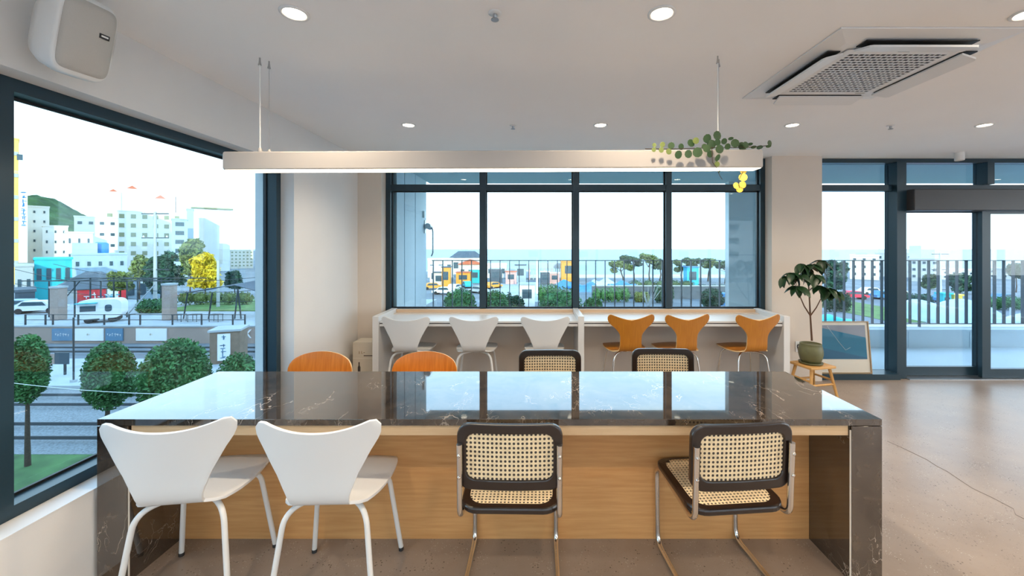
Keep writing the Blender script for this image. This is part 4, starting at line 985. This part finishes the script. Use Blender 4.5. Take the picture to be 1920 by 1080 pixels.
house('office_block', 'narrow blue grey stair tower under a thin mast', 350, 363, 393, 134, 'bld_greyblue', 0, 0)
t, w, h, dp = house('hotel', 'plain white slab building with an overhanging roof line', 362, 432, 394, 150, 'bld_white', 1, 2, 'bld_cream', wfrac=(.2,.9))
MB().box((-w/2-.5,-.8,h+.4), (w/2+1,3,h+.9)).build('roof_slab', 'win_olive', t)
house('town_house', 'distant cream flats with small yellowish windows', 432, 475, 470, 170, 'bld_cream', 5, 6, 'win_olive', wfrac=(.5,.4))
t, w, h, dp = house('town_house', 'bright teal two-storey house with white-framed windows', 65, 136, 487, 66, 'bld_teal', 1, 4, 'win_dark', vb=540, wfrac=(.5,.4), depth=8)
t, w, h, dp = house('town_house', 'grey blue flat-roofed house under a blue water tank', 136, 240, 478, 80, 'bld_greyblue', 2, 5, wfrac=(.3,.25), depth=8)
tk = MB().lathe([(1.05,0),(1.1,.3),(1.1,1.9),(.8,2.2)], (0,0,0), 16).build('water_tank', 'tank_blue', t, (.02*w, 4, h+.35)); MB().box((-w*.5,2,h), (-w*.05,6,h+2.4)).build('roof_room', 'bld_greyblue', t)
t, w, h, dp = house('long_hall', 'low hall with dark pitched roof and red front', 108, 242, 541, 55, 'bld_grey', 0, 0, roof='hip', depth=7, gz=GZ+1.2)
for (a, b, m) in ((-.22,.18,'bld_red'),(.20,.36,'signboard'),(.36,.5,'bld_red')): MB().box((a*w,-.15,.1), (b*w,-.02,h-.15)).build('front_panel', m, t)
inst('lettering', strokes('lettering', 4, .7, 'signboard', 7, .02), t, (.06*w,-.2,h*.55), (R(90),0,0)); inst('lettering', strokes('lettering', 3, .6, 'cyan_paint', 8, .02), t, (.28*w,-.2,h*.5), (R(90),0,0))
house('long_hall', 'low grey shed with a dark roof beside the hall', 236, 322, 520, 66, 'bld_greyblue', 1, 4, roof='hip', depth=6)
for (u0, u1, vt, m, lab) in ((28,62,500,'bld_grey','small grey house with dull walls beside the teal house'), (28,66,548,'roof_dark','dark shed beside the parked car at the window post')):
    house('town_house' if vt < 520 else 'shed', lab, u0, u1, vt, 62 if vt < 520 else 52, m, 1, 2, wfrac=(.4,.3), depth=6)

def car(name, label, u, d, m, group, gz=GZ, rz=0):
    t = cv_at(name, label, 'car', u, d, group, gz, rz)
    MB().prism([(-2.1,.35),(2.1,.35),(2.15,.7),(1.3,.85),(.75,1.38),(-1.05,1.42),(-1.75,.92),(-2.15,.8)], (-.82,.82), 'y').build('body', m, t)
    MB().prism([(-1.35,.93),(1.0,.9),(.66,1.31),(-.98,1.34)], (-.84,.84), 'y').build('windows', 'win_dark', t)
    for x in (-1.3,1.3): MB().tube([(x,-.86,.32),(x,.86,.32)], .32, 14).build('wheel', 'tyre', t)
    return t
car('car', 'white car parked on the deck side near the pergola', 75, 46, 'signboard', 'parked cars', GZ+1.5, R(20))
car('car', 'silver blue car parked beside the dark shed', 42, 47, 'bld_greyblue', 'parked cars', GZ+1.5, R(15))

# utility poles and wires
def pole(label, u, d, vt, m='pole_grey', r=.17, arms=True, gz=GZ):
    t = cv_at('utility_pole', label, 'pole', u, d, 'utility poles in the town', gz); h = HC-(vt-CV)/F*d-gz
    MB().tube([(0,0,0),(0,0,h)], [r*1.25, r*.8], 10).build('shaft', m, t)
    if arms:
        for z in (h-.3, h-3.2, h-7): MB().box((-1.6,-.06,z), (1.6,.06,z+.12)).build('cross_arm', 'dark_metal', t)
        for z in (h-.18, h-3.08):
            for x in (-1.4, 0, 1.4): MB().lathe([(.06,0),(.09,.1),(.04,.22)], (x,0,z), 8).build('insulator', 'signboard', t)
    return t
pole('tall concrete utility pole rising before the white hotel', 291, 48, 397)
pole('short grey utility pole below the golden tree', 409, 50, 488, arms=False)
pole('white utility pole beyond the terrace railing', 1007, 78, 487, 'signboard', .22, arms=False)
pole('pale utility pole between the right-hand railing bars', 1763, 75, 474, 'pole_grey', .2)
for i, (a, b) in enumerate((((28,532,46.9),(560,560,46.9)), ((28,505,47.2),(470,545,47.2)), ((100,495,47.5),(480,520,47.5)), ((0,715,15.2),(480,738,14.5)))):
    p, q = W(*a), W(*b); n = 12; L = [p.lerp(q, k/n)-Vector((0,0,(1.1 if i < 3 else .2)*(1-(2*k/n-1)**2))) for k in range(n+1)]
    o = MB().tube(L, .03 if i < 3 else .012, 5).build('overhead_wire', 'wire' if i < 3 else 'signboard'); tag(o, ('dark overhead wire crossing in front of the red-fronted hall','dark overhead wire crossing the teal house','dark overhead wire crossing the grey blue house','pale overhead wire strung past the pines')[i], 'wire', 'overhead wires')

gt = 'trees in the town outside the side window'
tree('street_tree', 'dark green leafy tree behind the concrete utility pole', 302, 52, 470, 48, 560, 'green_dark', 11, gt, 5000, .35, loose=True)
tree('street_tree', 'tall pale olive tree behind the golden tree', 358, 62, 440, 34, 520, 'leaf_olive', 12, gt, 4000, .4, loose=True)
tree('street_tree', 'bright golden yellow tree near the shade canopy', 384, 54, 462, 38, 552, 'leaf_gold', 13, gt, 5000, .32, loose=True)
tree('street_tree', 'olive green tree overhanging the red-fronted hall', 226, 50, 505, 32, 548, 'leaf_olive', 14, gt, 3000, .3, loose=True)
tree('street_tree', 'small green tree beyond the shade canopy', 440, 60, 507, 22, 545, 'green_dark', 15, gt, 2500, .3, loose=True)
tree('street_tree', 'thin spotted tree in front of the white hotel', 262, 60, 470, 26, 530, 'leaf_olive', 16, gt, 1200, .3, loose=True)
struct('deck_lawn', MB().box((-44, 47, GZ+1.5), (-22, 57, GZ+1.6)), 'lawn', 'bright green lawn beyond the shade canopy', 'lawn')
def hedge(label, u0, u1, d, h, m, gz, seed):
    xc = px((u0+u1)/2, d); hw = (px(u1,d)-px(u0,d))/2; t = thing('hedge', label, 'hedge', (xc, d, gz), 0, 'hedges and low shrubs')
    bl = [(-hw+hw*2*(k+.5)/5, 0, h*.5, hw*.26, .7, h*.52) for k in range(5)]
    foliage('leaves', bl, 1800, .16, m, t, seed); core(bl, m, t)
hedge('low green hedge behind the brick pillar', 262, 312, 46, 1.5, 'pine_leaf', GZ+1.5, 31)
hedge('low sunny hedge under the golden tree', 335, 470, 52, 1.6, 'leaf_olive', GZ+1.6, 32)

# wooded hill
def hill():
    vs = []; fs = []; nx, ny = 130, 40; r = random.Random(9); d0 = 520
    cx0 = px(45, 600)
    for j in range(ny):
        for i in range(nx):
            a = (i/(nx-1)-.5)*2; b = (j/(ny-1)-.5)*2
            h = 82*math.exp(-(a/.42)**2)*max(0, 1-b*b)*(1+.06*math.sin(a*17+b*5))+r.uniform(-2.2,2.2)
            vs.append((cx0+a*230, d0+80+b*130+r.uniform(-2,2), GZ+max(-2, h)))
    for j in range(ny-1):
        for i in range(nx-1): k = j*nx+i; fs.append((k, k+1, k+nx+1, k+nx))
    o = MB().add(vs, fs).build('hill', 'hill_green'); tag(o, 'green wooded hill behind the white town blocks', 'hill', kind='structure')
    o.modifiers.new('t', 'SOLIDIFY').thickness = 2
hill()
# unseen block added behind the cafe so that its shade covers the street
t = thing('shade_block', 'long white unseen block added behind the cafe to cast shade', 'building', (-20, -110, GZ))
MB().box((-170,-15,0), (140,0,50)).build('walls', 'bld_white', t); MB().box((-170.3,-15.3,50), (140.3,.3,50.8)).build('parapet', 'bld_grey', t)
wm_ = MB().box((-1.4,-.02,-.8), (1.4,.1,.8)).mesh('window', 'win_dark')
for i in range(20):
    for j in range(12): inst('window', wm_, t, (-160+i*15, 0, 3+j*4.0))
# ------------------------------------------------------------------ outside: seafront
gs_ = 'umbrella pines on the seafront'
def umb_pine(label, u, d, vt, hw, seed):
    b = W(u, 0, d); h = HC-(vt-CV)/F*d-GZ; r = random.Random(seed); w = hw/F*d
    t = thing('seafront_pine', label, 'tree', (b.x, d, GZ), 0, gs_)
    bl = []
    for k in range(7): bl.append((r.uniform(-w,w)*.8, r.uniform(-w,w)*.4, h-r.uniform(.4,2.4), w*r.uniform(.28,.42), w*.4, r.uniform(.45,.75)))
    foliage('crown', bl, 1500, .32, 'pine_far' if seed%2 else 'leaf_olive', t, seed, .6)
    top = Vector((r.uniform(-.5,.5), 0, h-1.2)); MB().tube([(r.uniform(-.6,.6),0,0), (r.uniform(-.5,.5),0,h*.35), (r.uniform(-.4,.4),0,h*.65), top], [.2,.17,.13,.08], 7).build('trunk', 'bark', t)
    for q in bl[:4]: MB().tube([(0,0,h*.6), (q[0]*.6,q[1]*.6,(h*.6+q[2])/2), (q[0],q[1],q[2])], [.09,.07,.04], 5).build('branch', 'bark', t)
for i, (u, d, vt, hw, lab) in enumerate(((1165,92,490,20,'short seafront pine beside the blue tarpaulins'),(1188,100,480,22,'seafront pine with a broad flat crown'),(1216,93,477,22,'tallest sunlit seafront pine by the mullion'),(1236,104,487,14,'seafront pine half hidden by the dark mullion'),(1280,102,488,18,'seafront pine beside the cyan booth'),(1305,96,484,22,'sunlit seafront pine above the cyan booth'),(1330,106,483,20,'dark seafront pine near the terrace pier'),(1358,99,488,18,'seafront pine meeting the terrace pier edge'))):
    umb_pine(lab, u, d, vt, hw, 40+i)
gb = 'rounded shrubs below the terrace'
for i, (u, d, vt, hw, lab, m) in enumerate(((862,46,537,36,'large rounded shrub beyond the railing below the security camera','pine_leaf'),(928,47,541,30,'rounded shrub half hidden by the dark mullion','pine_leaf'),(968,50,552,18,'small rounded shrub beside the white hut','green_dark'),(1052,45,534,46,'widest rounded shrub below the blue tarpaulins','pine_leaf'),(1112,50,556,20,'low rounded shrub beside the wide shrub','pine_leaf'),(1335,55,538,26,'dark climbing shrub against the long grey wall','green_dark'),(965,44,573,18,'yellow green low shrub by the white hut','leaf_light'))):
    b = W(u, 0, d); zb = max(GZ+.4, HC-(vt-CV)/F*d-5); tree('shrub', lab, u, d, vt, hw, CV+(HC-zb)/d*F, m, 60+i, gb, 3500, .16, cat='shrub')
def stall(label, u, d, w, h, dep, m, seed, group='tarpaulin-covered stalls on the seafront', rz=0):
    t = cv_at('covered_stall', label, 'stall', u, d, group, rz=rz); r = random.Random(seed); n = 9; vs = []; fs = []
    for i in range(n+1):
        for j in range(7):
            a = i/n; b = j/6; z = h*(math.sin(math.pi*min(1,max(0,b)))**.35)*(.82+.18*math.sin(3.1*a*math.pi+seed))*(1 if 0 < i < n else .8)
            vs.append(((a-.5)*w, (b-.5)*dep, max(0, z)+r.uniform(-.05,.05)))
    for i in range(n):
        for j in range(6): k = i*7+j; fs.append((k, k+1, k+8, k+7))
    fs += [tuple(range(7)), tuple(n*7+k for k in range(7))]
    MB().add(vs, fs, True).build('tarpaulin', m, t)
    for sx in (-1,1): MB().box((sx*w*.48-.06,-dep*.52,0), (sx*w*.48+.06,-dep*.52+.12,h*.75)).build('post', 'pole_grey', t)
stall('bright blue tarpaulin stall beside the dark mullion', 1098, 82, 5.2, 2.0, 3, 'tarp_blue', 1); stall('long pale blue tarpaulin stall', 1132, 87, 5.0, 2.5, 3, 'tarp_pale', 2); stall('rounded blue tarpaulin stall near the seafront pines', 1166, 81, 5.6, 2.4, 3.2, 'tarp_blue', 3); stall('blue tarpaulin stall above the widest shrub', 1062, 88, 4.6, 2, 3, 'tarp_blue', 4)
lw = thing('seafront_wall', 'long dark grey wall in front of the seafront pines', 'wall', (px(1240, 70), 70, GZ))
MB().box((px(1110,70)-px(1240,70), 0, 0), (px(1420,70)-px(1240,70), .4, 2.2)).build('wall_body', 'roof_dark', lw); MB().box((px(1110,70)-px(1240,70), -.05, 2.2), (px(1420,70)-px(1240,70), .45, 2.35)).build('coping', 'pale_concrete', lw)
hedge('rough green shrubs on the seafront behind the grey wall', 1180, 1300, 84, 2.2, 'pine_far', GZ, 71); hedge('low shrubs on the seafront near the terrace pier', 1265, 1365, 80, 1.6, 'green_dark', GZ, 72)
def booth(name, label, u, d, w, h, m, m2='signboard', gz=GZ, rz=0, cat='booth'):
    t = cv_at(name, label, cat, u, d, None, gz, rz); MB().box((-w/2,0,0), (w/2,w*.8,h)).build('cabin', m, t); MB().box((-w/2-.15,-.2,h), (w/2+.15,w*.8+.2,h+.2)).build('roof', m2, t)
    MB().box((-w*.3,-.05,h*.4), (w*.3,.0,h*.8)).build('window', 'win_dark', t); return t
booth('booth', 'cyan booth standing among the seafront pines', 1299, 88, 2.6, 4.6, 'cyan_paint', 'tarp_blue'); booth('booth', 'orange booth beside the beach deck', 1069, 106, 4.6, 5.2, 'orange_paint', 'orange_paint')
booth('hut', 'white hut beside the small rounded shrub', 988, 60, 2.4, 3.4, 'signboard', 'bld_greyblue', cat='hut'); booth('booth', 'blue booth in front of the terrace pier', 1354, 62, 1.6, 1.7, 'tank_blue', 'tank_blue'); booth('booth', 'orange kiosk among the harbour sheds', 836, 88, 1.8, 4.6, 'orange_paint', 'roof_dark')
bdk = thing('beach_deck', 'grey beach deck raised on thin posts near the sea', 'deck', (px(1030, 112), 112, GZ))
dx = lambda u: px(u, 112)-px(1030, 112)
MB().box((dx(990),0,3.1), (dx(1064),5,4.6)).build('platform', 'bld_grey', bdk)
for u in range(993, 1064, 7):
    MB().box((dx(u)-.12,.2,0), (dx(u)+.12,.44,3.1)).build('post', 'pink_paint' if u%2 else 'pole_grey', bdk)
for (u0, u1, vt, d, m, rf, lab) in ((802,850,487,120,'bld_white',None,'low white harbour shed by the terrace end wall'),(845,905,483,135,'bld_white','hip','long white-roofed harbour hall'),(860,904,496,105,'bld_cream','gable','cream harbour house with a red roof'),(806,838,503,96,'bld_white',None,'white two-storey harbour house with dark windows'),(912,950,497,118,'bld_white',None,'white beach house beside the mullion'),(952,985,505,112,'bld_greyblue',None,'grey blue beach house beside the deck')):
    house('harbour_house', lab, u0, u1, vt, d, m, 1, 3, wfrac=(.45,.4), depth=7, roof=rf)
for i, (u, d, m, lab) in enumerate(((812,86,'orange_paint','orange van parked by the harbour house'),(925,88,'orange_paint','yellow orange van on the curving road'),(852,83,'signboard','white car parked before the red-roofed house'),(876,90,'cyan_paint','blue car parked before the red-roofed house'),(897,79,'bld_grey','grey car parked beside the mullion'),(832,77,'signboard','white car parked near the orange kiosk'))):
    car('van' if 'van' in lab else 'car', lab, u, d, m, 'vehicles parked near the harbour', rz=R(20+30*i))
struct('seafront_road', MB().box((px(905,72), 66, GZ), (px(1010,72), 100, GZ+.03)), 'pale_concrete', 'pale grey road curving past the harbour sheds', 'road')
bs = cv_at('bare_shrub', 'leafless pale shrub in front of the long grey wall', 'shrub', 1215, 58); r_ = random.Random(5)
for k in range(16):
    a = r_.uniform(0, 6.28); q = r_.uniform(.6,1.9); MB().tube([(0,0,0), (math.cos(a)*q*.4, math.sin(a)*q*.4, 1.3), (math.cos(a)*q, math.sin(a)*q, r_.uniform(2.4,3.8))], [.05,.035,.012], 5).build('branch', 'sleeper', bs)

# right-hand view
t, w, h, dp = house('seaside_building', 'pale stepped seaside building with rooftop tanks', 1640, 1715, 476, 122, 'bld_grey', 3, 4, wfrac=(.3,.35))
MB().box((-w*.15,1,h), (w*.25,6,h+3.0)).build('roof_room', 'bld_grey', t); MB().box((-w*.12,2,h+3.0), (w*.1,5,h+4.3)).build('water_tank', 'bld_greyblue', t); MB().tube([(-w*.4,2,h),(-w*.4,2,h+2)], .1, 6).build('vent_pipe', 'pole_grey', t)
t, w, h, dp = house('seaside_building', 'low cream seaside building beside the green tree', 1593, 1648, 480, 112, 'bld_cream', 3, 3, wfrac=(.3,.35)); MB().box((-w*.3,1,h), (w*.1,4,h+.9)).build('roof_room', 'bld_greyblue', t)
t, w, h, dp = house('seaside_building', 'pale seaside building with a tall grey end wall', 1704, 1762, 486, 105, 'bld_grey', 3, 3, wfrac=(.3,.35)); MB().box((-w*.5,1,h), (-w*.1,6,h+3.6)).build('roof_room', 'bld_grey', t)
house('seaside_building', 'distant white house behind the pale utility pole', 1765, 1830, 508, 110, 'bld_white', 2, 4, wfrac=(.35,.4)); house('seaside_building', 'distant grey house at the far end of the railing', 1850, 1960, 506, 112, 'bld_grey', 2, 5, wfrac=(.35,.4))
gr_ = 'trees beyond the entrance terrace'
tree('street_tree', 'dense green tree beyond the railing beside the framed poster', 1568, 66, 485, 32, 548, 'green_dark', 81, gr_, 4500, .32, loose=True)
tree('street_tree', 'small dark tree behind the second door leaf', 1905, 80, 492, 20, 525, 'green_dark', 82, gr_, 2200, .35, loose=True); tree('street_tree', 'scrubby tree among the poles beyond the doors', 1800, 78, 508, 34, 548, 'green_dark', 83, gr_, 1800, .35, loose=True); tree('street_tree', 'thin tree beside the pale seaside building', 1745, 70, 512, 20, 545, 'pine_far', 84, gr_, 1200, .35, loose=True)
struct('park_lawn', MB().box((px(1590,55), 48, GZ), (px(1720,55), 66, GZ+.05)), 'lawn', 'green lawn below the terrace beyond the poster', 'lawn')
for i, (u, d, m, lab) in enumerate(((1600,70,'red_paint','red car parked beyond the lawn'),(1632,76,'signboard','white car parked beside the red car'),(1658,70,'tarp_blue','blue car parked beyond the lawn'),(1680,76,'bld_grey','silver car parked beside the dark post'),(1722,63,'win_dark','black car parked behind the first glass door leaf'),(1772,66,'tarp_blue','blue car parked below the scrubby tree'),(1880,66,'sign_blue','dark blue car parked at the end of the railing'))):
    car('car', lab, u, d, m, 'cars parked on the seafront road', rz=R(-5+4*i))
stall('big pale blue tarpaulin tent below the terrace doors', 1775, 50, 9, 2.6, 6, 'tarp_pale', 7, 'tarpaulin tents below the terrace'); stall('red tarpaulin tent below the terrace railing', 1752, 35.5, 5.4, 1.9, 4, 'red_paint', 8, 'tarpaulin tents below the terrace'); stall('blue tarpaulin boat cover beside the framed poster', 1553, 45, 5, 1.5, 4, 'cyan_paint', 9, 'tarpaulin tents below the terrace'); stall('wide pale tarpaulin tent at the end of the railing', 1965, 43, 8, 2.0, 6, 'tarp_pale', 10, 'tarpaulin tents below the terrace')
hedge('green hedge below the terrace kerb', 1585, 1650, 37, 1.2, 'pine_leaf', GZ, 91)
booth('booth', 'yellow waste booth between the parked cars', 1797, 58, 1.2, 2.0, 'leaf_yellow', 'leaf_yellow'); booth('booth', 'teal waste booth between the parked cars', 1776, 58, 1.2, 2.2, 'bld_teal', 'bld_teal')

# more of the harbour front between the sheds and the sea
for (u, d, w_, h_, m, m2, lab) in ((823,91.5,2.6,3.2,'bld_cream','roof_dark','cream fish stall with a dark roof by the harbour house'),(868,98,3.4,2.8,'orange_paint','roof_red','orange snack stall with a red roof among the harbour sheds'),(890,101,2.6,3.4,'bld_teal','signboard','teal ticket booth behind the parked cars'),(929,100,3.0,3.6,'roof_dark','bld_grey','dark grey stall beside the curving road'),(958,98,2.6,3.0,'pink_paint','roof_red','pink stall with a red roof beside the curving road'),(976,103,2.8,4.4,'bld_greyblue','roof_dark','grey blue stall behind the white hut'),(1040,99,2.4,2.6,'pink_paint','signboard','pink stall in front of the beach deck'),(1022,97,2.2,3.0,'roof_dark','signboard','dark stall with a white roof under the beach deck')):
    booth('market_stall', lab, u, d, w_, h_, m, m2, cat='stall')
for (u0, u1, d, h_, m, lab) in ((1112,1180,66,2.4,'pine_leaf','green shrubs before the long grey wall near the mullion'),(1228,1262,65,2.8,'green_dark','dark shrubs before the long grey wall'),(1190,1216,66,1.6,'leaf_olive','olive shrubs beside the leafless shrub'),(905,960,56,2.6,'green_dark','dark hedge behind the rounded shrubs'),(1010,1046,62,3.2,'pine_leaf','green shrubs beside the white utility pole'),(1545,1592,56,2.8,'green_dark','dark shrubs below the green tree'),(1700,1745,60,2.0,'green_dark','dark shrubs below the black car'),(1850,1930,58,1.8,'pine_leaf','green shrubs before the dark blue car')):
    hedge(lab, u0, u1, d, h_, m, GZ, int(u0))
